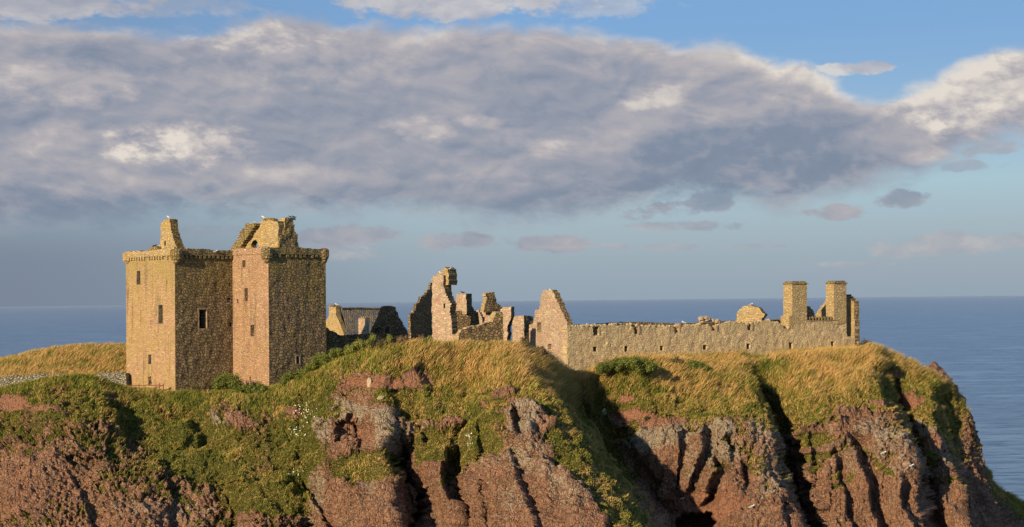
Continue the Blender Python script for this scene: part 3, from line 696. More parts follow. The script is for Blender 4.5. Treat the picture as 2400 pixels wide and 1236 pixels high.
# ------------------------------------------------------------------ masonry
def XY(px, D): a, b = ray(px, 705); return np.array([a * D, D])
def nrm2(d): d = np.array(d, float); return d / np.linalg.norm(d)
def sz(O, d, px, py):
    a, b = ray(px, py)
    D = (O[0] * d[1] - O[1] * d[0]) / (a * d[1] - d[0])
    return (a * D - O[0]) * d[0] + (D - O[1]) * d[1], CAMZ + b * D
def zc(o, k, L): return [(o[0] + x / k, o[1] + y / k) if not isinstance(y, str) else (o[0] + x / k, y) for x, y in L]
Z1 = lambda L: zc((270, 480), 2.687, L)
Z2 = lambda L: zc((520, 480), 2.686, L)
Z3 = lambda L: zc((740, 620), 4.444, L)
Z4 = lambda L: zc((1220, 640), 4.754, L)
Z5 = lambda L: zc((1640, 630), 4.943, L)

def pip(P_, poly):
    x, y = P_[:, 0], P_[:, 1]; ins = np.zeros(len(P_), bool); n = len(poly)
    for i in range(n):
        x0, y0 = poly[i]; x1, y1 = poly[(i + 1) % n]
        c = (y0 > y) != (y1 > y)
        if y1 != y0:
            xx = (x1 - x0) * (y - y0) / (y1 - y0) + x0
            ins ^= c & (x < xx)
    return ins

def wall(parent, name, mat, O, d, poly, T, zb=None, holes=(), step=0.0, jag=.05, amp=.05, grid=.42, L=None, miter=(0, 0), rim=None, rimz=-1e9, freeze=.12, label=None, szpoly=False, dens=.3):
    """a masonry slab: outline traced on the plane (O, d), thickness T away from the viewer, real openings"""
    d = nrm2(d); n2 = np.array([d[1], -d[0]])
    pts = []
    for q in poly:
        if szpoly: pts.append(q); continue
        if isinstance(q[1], str): s, _ = sz(O, d, q[0], 720); pts.append((s, zb))
        else: pts.append(sz(O, d, q[0], q[1]))
    if L is not None:
        smax = max(p[0] for p in pts); smin = min(p[0] for p in pts)
        pts = [(0.0 if abs(p[0] - smin) < .25 else (L if abs(p[0] - smax) < .25 else p[0]), p[1]) for p in pts]
    rr = random.Random(int(abs(pts[0][0] * 991 + pts[0][1] * 77)) + len(pts))
    # densify, with stair steps on ruined slopes
    out = []; n = len(pts); zmin = min(p[1] for p in pts)
    for i in range(n):
        a, b = pts[i], pts[(i + 1) % n]
        ln = math.hypot(b[0] - a[0], b[1] - a[1]); ds, dz = b[0] - a[0], b[1] - a[1]
        low = max(a[1], b[1]) < zmin + .3
        vert = abs(ds) < .06
        if low or (vert and jag <= 0.02): out.append(a); continue
        k = max(1, int(ln / dens))
        slope = step > 0 and abs(ds) > .15 and abs(dz) > .15
        if slope: k = max(1, int(abs(dz) / step + .5))
        for j in range(k):
            t = j / k; s = a[0] + ds * t; z = a[1] + dz * t
            jj = jag if not (j == 0) else jag * .4
            ex = miter != (0, 0) and vert
            s += 0 if ex else rr.uniform(-jj, jj); z += rr.uniform(-jj, jj)
            out.append((s, z))
            if slope:
                t2 = (j + 1) / k
                if dz > 0: out.append((s + rr.uniform(-.03, .03), z + dz / k * rr.uniform(.75, 1.0)))
                else: out.append((a[0] + ds * t2 + rr.uniform(-.05, .05), z + rr.uniform(-.04, .04)))
    outline = np.array(out)
    hs = []
    for h in holes:
        if len(h) == 4 and not isinstance(h[0], (tuple, list)):
            s0, z1 = sz(O, d, h[0], h[1]); s1, z0 = sz(O, d, h[2], h[3]); hs.append(np.array([(s0, z0), (s1, z0), (s1, z1), (s0, z1)]))
        else: hs.append(np.array([sz(O, d, *q) for q in h]))
    s_a, s_b = outline[:, 0].min(), outline[:, 0].max(); z_a, z_b = outline[:, 1].min(), outline[:, 1].max()
    gs, gzv = np.meshgrid(np.arange(s_a + grid * .5, s_b, grid), np.arange(z_a + grid * .5, z_b, grid))
    gp = np.stack([gs.ravel(), gzv.ravel()], -1); gp += RNG.uniform(-grid * .25, grid * .25, gp.shape)
    keep = pip(gp, outline)
    for h in hs:
        c = (h.min(0) + h.max(0)) / 2; e = (h.max(0) - h.min(0)) / 2 + .06
        keep &= ~(np.abs(gp - c) < e).all(1)
    gp = gp[keep]
    vs = [Vector(p) for p in outline.tolist()]; es = [(i, (i + 1) % len(outline)) for i in range(len(outline))]
    for h in hs:
        k = len(vs); hp = []
        m_ = len(h)
        for i in range(m_): vs.append(Vector(h[i].tolist())); es.append((k + i, k + (i + 1) % m_))
    vs += [Vector(p) for p in gp.tolist()]
    r = delaunay_2d_cdt(vs, es, [], 0, 1e-5)
    cv = np.array([tuple(v) for v in r[0]]); tri = np.array([f for f in r[2] if len(f) == 3])
    cen = cv[tri].mean(1); ok = pip(cen, outline)
    for h in hs: ok &= ~pip(cen, h)
    tri = tri[ok]
    x = O[0] + cv[:, 0] * d[0]; y = O[1] + cv[:, 0] * d[1]; z = cv[:, 1]
    p3 = np.stack([x, y, z], -1)
    dsp = amp * (fbm(p3, 1.1, 3, 3.3) + .5 * fbm(p3, .3, 2, 1.1))
    if miter != (0, 0): dsp = dsp * sstep(0, .5, np.minimum(cv[:, 0] - s_a, s_b - cv[:, 0]))
    for h in hs:
        c = (h.min(0) + h.max(0)) / 2; e = (h.max(0) - h.min(0)) / 2
        q = np.abs(cv - c) - e; dsp = dsp * sstep(0, .25, np.maximum(q[:, 0], q[:, 1]) + .0)
    front = p3 + dsp[:, None] * np.array([n2[0], n2[1], 0])
    sb = cv[:, 0].copy()
    if miter[0] > 0: sb = np.maximum(sb, miter[0])
    if miter[1] > 0: sb = np.minimum(sb, s_b - miter[1])
    if miter[0] < 0: sb = np.where(sb < s_a + .01, sb + miter[0], sb)
    if miter[1] < 0: sb = np.where(sb > s_b - .01, sb - miter[1], sb)
    bj = RNG.uniform(-.04, .04, len(cv)) if amp > 0 else 0
    back = np.stack([O[0] + sb * d[0] - n2[0] * (T + bj), O[1] + sb * d[1] - n2[1] * (T + bj), z], -1)
    N = len(cv)
    a, b, c = cv[tri[:, 0]], cv[tri[:, 1]], cv[tri[:, 2]]
    ccw = ((b[:, 0] - a[:, 0]) * (c[:, 1] - a[:, 1]) - (b[:, 1] - a[:, 1]) * (c[:, 0] - a[:, 0])) > 0
    tri[~ccw] = tri[~ccw][:, ::-1]
    faces = [tuple(t) for t in tri.tolist()] + [(t[2] + N, t[1] + N, t[0] + N) for t in tri.tolist()]
    edges = {}
    for t in tri.tolist():
        for i in range(3): edges[(t[i], t[(i + 1) % 3])] = 1
    mats = [0] * len(faces)
    for (i, j) in list(edges):
        if (j, i) not in edges:
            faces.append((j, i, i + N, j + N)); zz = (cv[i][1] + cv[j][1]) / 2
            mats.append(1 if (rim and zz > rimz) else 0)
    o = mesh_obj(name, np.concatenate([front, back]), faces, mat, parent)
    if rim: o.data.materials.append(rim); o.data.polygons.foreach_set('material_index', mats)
    if label: o['label'] = label
    return o

def window(parent, O, d, rect, mat, w=.16, proud=.03, depth=.5, label=None, bars=0):
    """dressed surround of an opening"""
    d = nrm2(d); n2 = np.array([d[1], -d[0]])
    s0, z1 = sz(O, d, rect[0], rect[1]); s1, z0 = sz(O, d, rect[2], rect[3])
    m = MB()
    def bx(a, b, za, zb_):
        c = O + d * (a + b) / 2 + n2 * (proud - depth / 2)
        m.box((c[0], c[1], za), d * (b - a) / 2, n2 * depth / 2, zb_ - za, .008)
    bx(s0 - w, s0 + .012, z0, z1); bx(s1 - .012, s1 + w, z0, z1)
    bx(s0 - w - .05, s1 + w + .05, z1, z1 + w * 1.3); bx(s0 - w - .05, s1 + w + .05, z0 - w, z0)
    o = m.build('window', mat, parent)
    if label: o['label'] = label
    return o

def lathe(parent, name, c, prof, mat, n=14):
    m = MB(); k = 0
    for r, z in prof:
        for i in range(n):
            t = 2 * math.pi * i / n; m.v.append((c[0] + r * math.cos(t) + random.uniform(-.03, .03), c[1] + r * math.sin(t) + random.uniform(-.03, .03), z))
    for j in range(len(prof) - 1):
        for i in range(n):
            a = j * n + i; b = j * n + (i + 1) % n; m.f.append((a, b, b + n, a + n))
    m.f.append(tuple(range(n))[::-1]); m.f.append(tuple(range((len(prof) - 1) * n, len(prof) * n)))
    return m.build(name, mat, parent)

def rubble(parent, name, O, d, poly, depth, mat, size=(.1, .24), n=40, back=.3):
    """loose stones on top of a wall head following a pixel line"""
    m = MB(); d = nrm2(d); n2 = np.array([d[1], -d[0]]); pts = [sz(O, d, *q) for q in poly]
    for i in range(n):
        t = random.random() * (len(pts) - 1); k = int(t); f = t - k
        s = pts[k][0] * (1 - f) + pts[k + 1][0] * f; z = pts[k][1] * (1 - f) + pts[k + 1][1] * f
        c = O + d * s - n2 * random.uniform(.1, depth); r = random.uniform(*size)
        m.blob((c[0], c[1], z + r * .25), r, (random.uniform(.8, 1.4), random.uniform(.8, 1.3), random.uniform(.6, 1.0)), i, .35)
    o = m.build(name, mat, parent); o['kind'] = 'stuff'
    return o

# ---------------- the keep
vR = nrm2((.722, .692)); uL = nrm2((-.69, .722)); dL = -uL
A = XY(410, 180); H = A + uL * 11.5; J = A + vR * 8.0
def hitlen(O, d, px):
    s, _ = sz(O, d, px, 705); return s
LH = -hitlen(A, dL, 295.5); H = A + uL * LH
LJ = hitlen(A, vR, 545.5); J = A + vR * LJ
LB = hitlen(J, dL, 629.5); B = J + dL * LB
LE = hitlen(B, vR, 764); E = B + vR * LE
keep = thing('tower_house', 'tall L-shaped sandstone keep with slit windows and broken roof gables', 'castle keep', (J[0], J[1], 49.6))
ZB = 47.5; TW = 1.4
def topz(O, d, px, py): return sz(O, d, px, py)[1]
ZP = topz(A, vR, 470, 600)   # parapet base level
ztop = ZP + .55
w1 = [(320.2, 636, 329.4, 667.5), (371.2, 715.5, 382, 759), (347.4, 832, 354.8, 854), (390.3, 657, 391.8, 666)]
ragA = [(346.5, 884), (354.5, 882.5), (353.8, 890), (356, 896), (354.5, 902), (347, 902), (348.2, 893)]
wall(keep, 'wall', M['lit'], H, dL, [(0, ZB), (LH, ZB), (LH, ztop), (0, ztop)], TW, holes=w1 + [ragA], L=LH, miter=(TW, TW), amp=.05, szpoly=True, label='sunlit sandstone face with three slit windows')
hole1 = [(466.5, 726, 484.5, 770), (537.4, 663, 540.6, 672), (532.5, 699, 540.5, 709), (538, 757, 543.5, 766)]
ragB = [(508, 881), (514, 878.5), (521, 880), (524, 886), (523, 893), (517, 895), (515, 888), (509, 887)]
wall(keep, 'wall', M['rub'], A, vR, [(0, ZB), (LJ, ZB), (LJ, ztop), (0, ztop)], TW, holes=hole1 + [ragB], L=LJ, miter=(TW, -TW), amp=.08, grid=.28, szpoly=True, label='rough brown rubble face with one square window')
w2 = [(567.8, 610.5, 576, 627), (573.3, 676, 581.2, 706), (587, 762, 596, 788.5), (555.6, 701, 558.6, 711)]
ragC = [(584, 884), (588, 883.5), (589, 891), (591, 897), (589.5, 904), (585.5, 906), (587, 899), (585.5, 892)]
wall(keep, 'wall', M['pink'], J, dL, [(0, ZB), (LB, ZB), (LB, ztop + .25), (0, ztop + .25)], TW, holes=w2 + [ragC], L=LB, miter=(-TW, TW), amp=.06, szpoly=True, label='pink sandstone face of the projecting wing')
w3 = [(694, 835.5, 702.2, 853)]
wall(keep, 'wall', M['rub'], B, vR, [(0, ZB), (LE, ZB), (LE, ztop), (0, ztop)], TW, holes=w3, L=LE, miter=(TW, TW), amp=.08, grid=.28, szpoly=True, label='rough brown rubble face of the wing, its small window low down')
# rear walls
LF = LH + LB
E2 = E + uL * LF; W2 = LJ + LE
wall(keep, 'wall', M['rub'], E2, dL, [(0, ZB), (LF, ZB), (LF, ztop), (0, ztop)], -TW, L=LF, miter=(TW, TW), amp=0, szpoly=True, grid=2, jag=0)
wall(keep, 'wall', M['rub'], H, vR, [(0, ZB), (W2, ZB), (W2, ztop), (0, ztop)], -TW, L=W2, miter=(TW, TW), amp=0, szpoly=True, grid=2, jag=0)
# unseen slab added across the hollow tower to keep its inside dark
fl = MB(); poly = [A, J, B, E, E2, H]; cen = (H + E) / 2
ins = [p + (cen - p) / np.linalg.norm(cen - p) * .9 for p in poly]
fl.v = [(p[0], p[1], ztop - .5) for p in ins] + [(p[0], p[1], ztop - .9) for p in ins]
fl.f = [tuple(range(6)), tuple(range(6, 12))[::-1]]; fl.build('top_slab', M['rub'], keep)
for O, d, rs, mt_ in ((A, dL, w1[:3], 'lit'), (A, vR, hole1[:1], 'dress'), (J, dL, w2[:3], 'pink'), (B, vR, w3, 'dress')):
    for r_ in rs: window(keep, O, d, r_, M['dress'] if mt_ != 'pink' else M['pink'], w=.13 if mt_ == 'dress' else .1, proud=.04 if mt_ == 'dress' else .012)
# parapets and corbels
def parapet(O, d, L, z0, prof, mat, out=.2, c0=True, c1=True, corb=True, T=.55):
    n2 = np.array([d[1], -d[0]]); O2 = O + n2 * out - d * (out if c0 else 0); L2 = L + (out if c0 else 0) + (out if c1 else 0)
    poly = [(0, z0), (L2, z0)] + [(L2 * t, z0 + h) for t, h in prof[::-1]]
    wall(keep, 'parapet', mat, O2, d, poly, T, L=L2, miter=(T if c0 else .01, T if c1 else .01), amp=.07, jag=.09, szpoly=True, grid=.3, dens=.22, rim=M['yellow'])
    if corb:
        k = int(L / .58)
        for i in range(k):
            m = MB(); s = (i + .5) * L / k; c = O + d * s + n2 * (out / 2 - .03); hh = random.uniform(.3, .42)
            if random.random() < .08: continue
            m.box((c[0], c[1], z0 - hh), d * random.uniform(.13, .17), n2 * (out / 2 + .03), hh + .02, .02)
            m.build('corbel', mat, keep)
M['par_lit'] = M['lit']
parapet(H, dL, LH, ZP, [(0, .75), (.1, .8), (.3, .78), (.5, .7), (.7, .8), (.85, .95), (1, .95)], M['ochre'])
parapet(A, vR, LJ, ZP + .05, [(0, .85), (.3, .72), (.5, .75), (.7, .6), (1, .62)], M['yellow'], c1=False)
parapet(J, dL, LB, ZP + .1, [(0, .6), (.2, .8), (.5, .72), (.8, .85), (1, .85)], M['pink'], out=.1, corb=False, c0=False)
parapet(B, vR, LE, ZP + .05, [(0, .8), (.3, .75), (.5, .82), (.75, .7), (1, .8)], M['yellow'])
for C_, r_ in ((A, .82), (B, .8), (E, .78)):
    lathe(keep, 'bartizan', C_ - (C_ - cen) / np.linalg.norm(C_ - cen) * .28, [(r_ * .3, ZP - 1.0), (r_ * .55, ZP - .8), (r_ * .58, ZP - .55), (r_ * .78, ZP - .45), (r_ * .8, ZP - .2), (r_ * .9, ZP - .12), (r_ * .9, ZP + .66), (r_ * .6, ZP + .78)], M['yellow'])
lathe(keep, 'bartizan', H - (H - cen) / np.linalg.norm(H - cen) * .35, [(.4, ZP - .7), (.7, ZP - .3), (.75, ZP + .55), (.5, ZP + .7)], M['ochre'])
# left roof gable fragment
Og = A + vR * 1.2
wall(keep, 'gable', M['ochre'], Og, dL, Z1([(262, 330), (270, 275), (280, 250), (284, 200), (283, 150), (291, 128), (302, 108), (318, 96), (345, 90), (350, 130), (352, 165), (366, 215), (384, 262), (400, 292), (405, 330)]), 1.0, holes=[Z1([(309, 228), (319, 228), (319, 258), (309, 258)])], step=.28, jag=.05, rim=M['rub'], grid=.3, amp=.1, dens=.2, label='thin pinnacle of broken roof gable with a tiny window')
wall(keep, 'gable', M['yellow'], Og - vR * .3, dL, Z1([(200, 330), (202, 288), (215, 272), (235, 265), (262, 262), (275, 270), (280, 330)]), .8, jag=.06, rim=M['yellow'], grid=.3, amp=.1, dens=.2)
# cap-house on the wing
Oc = B + vR * 1.3
wall(keep, 'gable', M['yellow'], Oc - vR * .35, dL, Z2([(45, 320), (58, 282), (75, 250), (98, 222), (112, 190), (128, 168), (146, 148), (142, 122), (160, 117), (180, 119), (205, 118), (212, 135), (190, 165), (160, 208), (130, 250), (105, 290), (98, 320)]), .9, step=.3, jag=.05, rim=M['rub'], grid=.3, amp=.1, dens=.2, label='stepped sloping gable coping')
wall(keep, 'cap_house', M['ochre'], Oc + vR * .35, dL, Z2([(98, 330), (118, 275), (150, 225), (185, 180), (205, 150), (226, 122), (243, 106), (262, 98), (290, 96), (318, 100), (326, 106), (352, 104), (356, 200), (358, 330)]), .8,
     holes=[Z2([(186, 288), (184, 250), (195, 228), (212, 220), (226, 238), (230, 262), (228, 288)])], jag=.05, rim=M['rub'], grid=.3, amp=.16, dens=.2, label='lit wall of the roofless cap-house with a dark hollow')
wall(keep, 'cap_house', M['yellow'], Oc + vR * .35, dL, Z2([(258, 100), (262, 86), (290, 84), (322, 90), (326, 102)]), .7, jag=.05, amp=.05, grid=.2, dens=.15)
Os = Oc + vR * .35 + dL * sz(Oc + vR * .35, dL, *Z2([(358, 200)])[0])[0]
wall(keep, 'chimney_stack', M['yellow'], Os, vR, Z2([(359, 330), (360, 215), (372, 200), (386, 192), (395, 150), (397, 82), (466, 82), (468, 98), (452, 112), (450, 125), (466, 130), (458, 148), (462, 172), (476, 196), (478, 236), (486, 262), (492, 330)]), 1.1, step=.26, jag=.06, rim=M['ochre'], grid=.28, amp=.16, dens=.2, label='tall rubble stack with yellow lichen')
wall(keep, 'cap_house', M['rub'], Os + uL * 2.2, vR, Z2([(340, 330), (345, 120), (400, 112), (402, 330)]), .8, jag=.05, grid=.3, amp=.1)

# ---------------- low dry-stone walls and fence to the left
dw = nrm2((.985, -.17))
O1 = XY(100, 186)
lw = thing('stone_wall', 'long low grey dry-stone wall behind the grassy bank at the far left', 'stone wall', (O1[0], O1[1], 49))
wall(lw, 'wall', M['grey'], O1, dw, [(-90, 'b'), (-90, 893), (0, 887), (60, 882), (110, 879), (135, 878), (165, 881), (185, 889), (188, 'b')], .8, zb=48.5, jag=.07, amp=.14, grid=.25, dens=.25)
rubble(lw, 'coping', O1, dw, [(-90, 893), (0, 887), (60, 882), (110, 879), (165, 881)], .7, M['grey'], (.12, .22), 90)
O1 = XY(250, 187)
lw2 = thing('stone_wall', 'short stub of grey rubble wall joining the left corner of the keep', 'stone wall', (O1[0], O1[1], 49))
wall(lw2, 'wall', M['grey'], O1, dw, [(202, 'b'), (203, 893), (214, 888), (226, 880), (240, 877), (262, 875), (296, 875), (296.5, 'b')], .9, zb=48.5, jag=.07, amp=.2, grid=.22, dens=.25)
rubble(lw2, 'coping', O1, dw, [(205, 892), (226, 880), (240, 877), (262, 875), (294, 875)], .7, M['grey'], (.1, .2), 40)
fd = nrm2((1, -.12)); OF = XY(340, 180.0)
fen = thing('fence', 'rusty brown rail fence with leaning posts in front of the keep', 'fence', (OF[0], OF[1], 49.8))
def fp(px, py): s, z = sz(OF, fd, px, py); q = OF + fd * s; return (q[0], q[1], z)
for px, t, b in ((286, 900, 925), (325.6, 899, 925), (366, 905.5, 926), (373.5, 898, 926), (382.7, 899.5, 926)):
    m = MB(); m.tube(fp(px, b), fp(px, t), .07, .06); m.build('post', M['rust'], fen)
for a, b in (((270, 904.2), (384, 903.2)), ((300, 916.8), (378, 916.4)), ((349, 914.5), (384.5, 902.5))):
    m = MB(); p, q = fp(*a), fp(*b); m.tube((p[0], p[1] - .08, p[2]), (q[0], q[1] - .08, q[2]), .055, .055); m.build('rail', M['rust'], fen)

# ---------------- small roofed house behind
dG = dL
OH = XY(806, 232)
house = thing('cottage', 'small slate roofed stone house with a chimney, just right of the keep', 'house', (OH[0], OH[1], 52.5))
g0 = sz(OH, dG, *Z3([(105, 0)])[0])[0]
wall(house, 'gable', M['ochre'], OH, dG, Z3([(60, 'b'), (70, 650), (105, 592), (128, 560), (136, 530), (136, 442), (209, 440), (209, 535), (232, 580), (262, 650), (292, 738), (292, 'b')]), .8, zb=50, jag=.03, amp=.05, step=.25, label='sunlit end gable')
cs_, cz = sz(OH, dG, *Z3([(172, 440)])[0]); cc_ = OH + dG * cs_ + vR * .45
m = MB(); m.box((cc_[0], cc_[1], cz - .02), dG * .62, vR * .62, .14, .02); m.box((cc_[0], cc_[1], cz + .12), dG * .5, vR * .5, .16, .03); m.build('chimney_cap', M['yellow'], house)
# chimney body depth (a block behind the gable's own chimney part)
m = MB(); c2 = cc_ + vR * .45; m.box((c2[0], c2[1], cz - 1.9), dG * .55, vR * .5, 1.88, .02); m.build('chimney_stack', M['ochre'], house)
# roof: ridge along vR
Lr = 11.0
er = OH + dG * sz(OH, dG, *Z3([(292, 738)])[0])[0]; ez = sz(OH, dG, *Z3([(292, 738)])[0])[1]
rr_ = OH + dG * sz(OH, dG, *Z3([(225, 470)])[0])[0]; rz = sz(OH, dG, *Z3([(250, 462)])[0])[1]
m = MB(); nseg = 14; nn = 8
def rp(a, t, off=0.0):  # a along ridge, t from ridge (0) to eaves (1)
    q = rr_ * (1 - t) + er * t + vR * (.82 + a * (Lr - .8)); zz = rz * (1 - t) + ez * t + .05 * math.sin(a * 7 + t * 3) - off
    return (q[0], q[1], zz)
for i in range(nseg + 1):
    for j in range(nn + 1): m.v.append(rp(i / nseg, j / nn))
for i in range(nseg + 1):
    for j in range(nn + 1): m.v.append(rp(i / nseg, j / nn, .15))
K_ = (nseg + 1) * (nn + 1)
for i in range(nseg):
    for j in range(nn):
        a = i * (nn + 1) + j; m.f.append((a, a + 1, a + nn + 2, a + nn + 1)); m.f.append((K_ + a + nn + 1, K_ + a + nn + 2, K_ + a + 1, K_ + a))
for j in range(nn):
    for i_ in (0, nseg): a = i_ * (nn + 1) + j; m.f.append((a, a + 1, K_ + a + 1, K_ + a))
for i in range(nseg):
    a = i * (nn + 1); m.f.append((a, a + nn + 1, K_ + a + nn + 1, K_ + a)); a += nn; m.f.append((a, a + nn + 1, K_ + a + nn + 1, K_ + a))
roof = m.build('roof', M['slate'], house)
m = MB()
for i in range(16):
    p = rp((i + .5) / 16, 0); m.box((p[0], p[1], p[2] - .08), vR * (Lr / 33), dG * .16, .2, .02)
m.build('ridge', M['yellow'], roof)
# rear slope
m = MB(); bkq = rr_ - (er - rr_)
m.v = [rp(0, 0, .02), rp(1, 0, .02), (bkq[0] + vR[0] * Lr, bkq[1] + vR[1] * Lr, ez), (bkq[0] + vR[0] * .82, bkq[1] + vR[1] * .82, ez)]
m.v += [(x, y, z - .15) for x, y, z in m.v]; m.f = [(0, 1, 2, 3), (7, 6, 5, 4), (0, 4, 5, 1), (1, 5, 6, 2), (2, 6, 7, 3), (3, 7, 4, 0)]; m.build('roof', M['slate'], house)
wall(house, 'wall', M['rub'], er - dG * .25, vR, [(0.8, 50), (Lr, 50), (Lr, ez - .1), (.8, ez - .1)], .6, szpoly=True, amp=.05, jag=.0)
# wee chimney in front of the roof slope
Om = XY(845, 221)
wc = thing('chimney', 'small square pink stone chimney with pots in front of the slate roof', 'chimney', (Om[0], Om[1], 53))
wall(wc, 'stack', M['gable'], Om, nrm2((.8, -.6)), Z3([(444, 'b'), (444, 562), (512, 562), (512, 'b')]), .85, zb=51, jag=.02, amp=.04)
s0, z0 = sz(Om, nrm2((.8, -.6)), *Z3([(478, 562)])[0]); q = Om + nrm2((.8, -.6)) * s0 + nrm2((.6, .8)) * .42
m = MB(); m.box((q[0], q[1], z0 - .02), nrm2((.8, -.6)) * .48, nrm2((.6, .8)) * .5, .1, .01); m.build('cap', M['dress'], wc)
for k in (-.25, 0, .25):
    m = MB(); c = q + nrm2((.8, .1)) * k; m.tube((c[0], c[1], z0 + .06), (c[0], c[1], z0 + .32), .09, .07, 8); m.build('pot', M['dress'], wc)
# ruined dark gable at the right end of the cottage
OD = XY(905, 205); dD = nrm2((.93, .36))
rg = thing('ruined_gable', 'dark shaded gable wall with two square openings and a creeper, right of the slate roof', 'ruined wall', (OD[0], OD[1], 52.5))
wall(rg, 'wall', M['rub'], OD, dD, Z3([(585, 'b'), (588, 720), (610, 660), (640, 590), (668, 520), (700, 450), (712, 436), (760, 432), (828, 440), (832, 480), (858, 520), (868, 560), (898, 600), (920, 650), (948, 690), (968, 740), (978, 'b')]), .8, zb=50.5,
     holes=[Z3([(614, 662), (672, 662), (672, 720), (614, 720)]), Z3([(716, 645), (772, 645), (772, 716), (716, 716)])], step=.25, jag=.06, amp=.15, dens=.2)
wall(rg, 'rear_wall', M['rub'], OD - np.array([dD[1], -dD[0]]) * 2.2, dD, Z3([(590, 'b'), (600, 640), (900, 640), (930, 'b')]), .6, zb=50.5, jag=.05)  # wall added behind the openings so they look dark, not sea-bright
window(rg, OD, dD, (*Z3([(716, 645)])[0], *Z3([(772, 716)])[0]), M['dress'], w=.12)
OW = XY(860, 199); dW = nrm2((.97, .24))
cw = thing('ruined_wall', 'long low wall in shadow between the keep and the tall ruin', 'ruined wall', (OW[0], OW[1], 52))
wall(cw, 'wall', M['rub'], OW, dW, Z3([(95, 'b'), (98, 655), (130, 662), (150, 690), (200, 702), (235, 735), (300, 738), (420, 728), (520, 726), (700, 722), (760, 728), (860, 735), (975, 738), (1010, 745), (1010, 'b')]), .9, zb=50.5, jag=.07, amp=.18, dens=.2)

# ---------------- tall ruined gable tower
dT = nrm2((.80, -.60)); OT = XY(1036, 193)
tall = thing('ruined_tower', 'tallest middle ruin, a sunlit wall with a slit window under a yellow lichened chimney head', 'ruined tower', (OT[0], OT[1], 53))
wall(tall, 'wall', M['gable'], OT, dT, Z3([(1208, 'b'), (1210, 400), (1213, 190), (1203, 182), (1222, 150), (1222, 114), (1270, 112), (1330, 112), (1330, 195), (1335, 250), (1350, 305), (1362, 330), (1385, 380), (1412, 420), (1398, 470), (1390, 505), (1412, 560), (1420, 640), (1420, 720), (1440, 732), (1484, 735), (1484, 'b')]),
     1.15, zb=51.5, holes=[Z3([(1330, 408), (1348, 408), (1348, 458), (1330, 458)])], step=.28, jag=.06, rim=M['rub'], amp=.1, dens=.2, grid=.3)
wall(tall, 'chimney_head', M['ochre'], OT + nrm2((.6, .8)) * .5, dT, Z3([(1262, 215), (1266, 112), (1268, 90), (1285, 82), (1318, 70), (1328, 40), (1345, 26), (1358, 45), (1374, 52), (1384, 110), (1384, 215)]), 1.7, jag=.05, rim=M['yellow'], amp=.1, dens=.18, grid=.25, label='ragged chimney head thick with yellow lichen')
wall(tall, 'buttress', M['rub'], OT + nrm2((.6, .8)) * 1.17, dT, Z3([(1290, 'b'), (1290, 215), (1352, 215), (1360, 290), (1368, 420), (1370, 520), (1372, 'b')]), 1.1, zb=51.5, jag=.06, rim=M['rub'], amp=.1, dens=.2)
dS = nrm2((.34, .94)); OS = XY(1013, 203)
wall(tall, 'side_wall', M['rub'], OS, dS, Z3([(985, 'b'), (985, 512), (1018, 510), (1035, 480), (1045, 440), (1055, 410), (1078, 400), (1095, 360), (1130, 335), (1150, 315), (1165, 270), (1195, 262), (1198, 210), (1212, 190), (1214, 'b')]), .3, zb=51.5, step=.25, jag=.06, amp=.14, dens=.2, grid=.35, label='dark shaded side wall sloping up to the tower')
# ---------------- middle ruins
OQ = XY(1085, 200); dQ = nrm2((.86, -.51))
mc = thing('ruined_chimney', 'square ruined chimney stack rising from a wide shaded gable, right of the tallest ruin', 'ruined chimney', (OQ[0], OQ[1], 53))
wall(mc, 'stack', M['gable'], OQ, dQ, Z3([(1457, 520), (1460, 400), (1462, 306), (1500, 303), (1574, 306), (1574, 520)]), 1.25, jag=.03, rim=M['rub'], amp=.05, dens=.25)
wall(mc, 'gable', M['rub'], OQ + nrm2((.51, .86)) * .1, nrm2((.93, .36)), Z3([(1392, 'b'), (1390, 500), (1420, 492), (1455, 500), (1575, 480), (1632, 440), (1650, 480), (1690, 520), (1702, 580), (1706, 'b')]), .8, zb=51.5, step=.25, jag=.06, amp=.12, dens=.2)
OX = XY(1118, 206)
tg = thing('ruined_gable', 'thin sunlit sloping gable coping peeping out between the middle ruins', 'ruined wall', (OX[0], OX[1], 53))
wall(tg, 'wall', M['gable'], OX, nrm2((.8, -.6)), Z3([(1650, 'b'), (1672, 480), (1690, 476), (1706, 510), (1735, 575), (1738, 'b')]), .6, zb=51.5, step=.2, jag=.03, amp=.04, dens=.2)
OY = XY(1160, 197); dY = nrm2((.9, -.43))
fr = thing('ruined_wall', 'pinkish broken wall with a dark jagged triangular fragment standing on it, middle of the ruins', 'ruined wall', (OY[0], OY[1], 53))
wall(fr, 'wall', M['gable'], OY, dY, Z3([(1732, 'b'), (1732, 404), (1760, 410), (1764, 440), (1800, 452), (1818, 490), (1920, 494), (1950, 500), (1950, 'b')]), .8, zb=51.5, jag=.05, rim=M['rub'], amp=.1, dens=.2)
wall(fr, 'fragment', M['rub'], OY + nrm2((.43, .9)) * .85, nrm2((.75, .66)), Z3([(1752, 500), (1760, 440), (1772, 400), (1785, 360), (1768, 330), (1792, 300), (1830, 292), (1856, 290), (1866, 340), (1885, 380), (1892, 410), (1925, 440), (1948, 452), (1950, 510)]), .7, step=.25, jag=.07, rim=M['ochre'], amp=.14, dens=.2)
OZ = XY(1120, 184); dZ = nrm2((.86, .51))
mw_ = thing('ruined_wall', 'rough brown wall whose broken top climbs to the right, in front of the middle ruins', 'ruined wall', (OZ[0], OZ[1], 53))
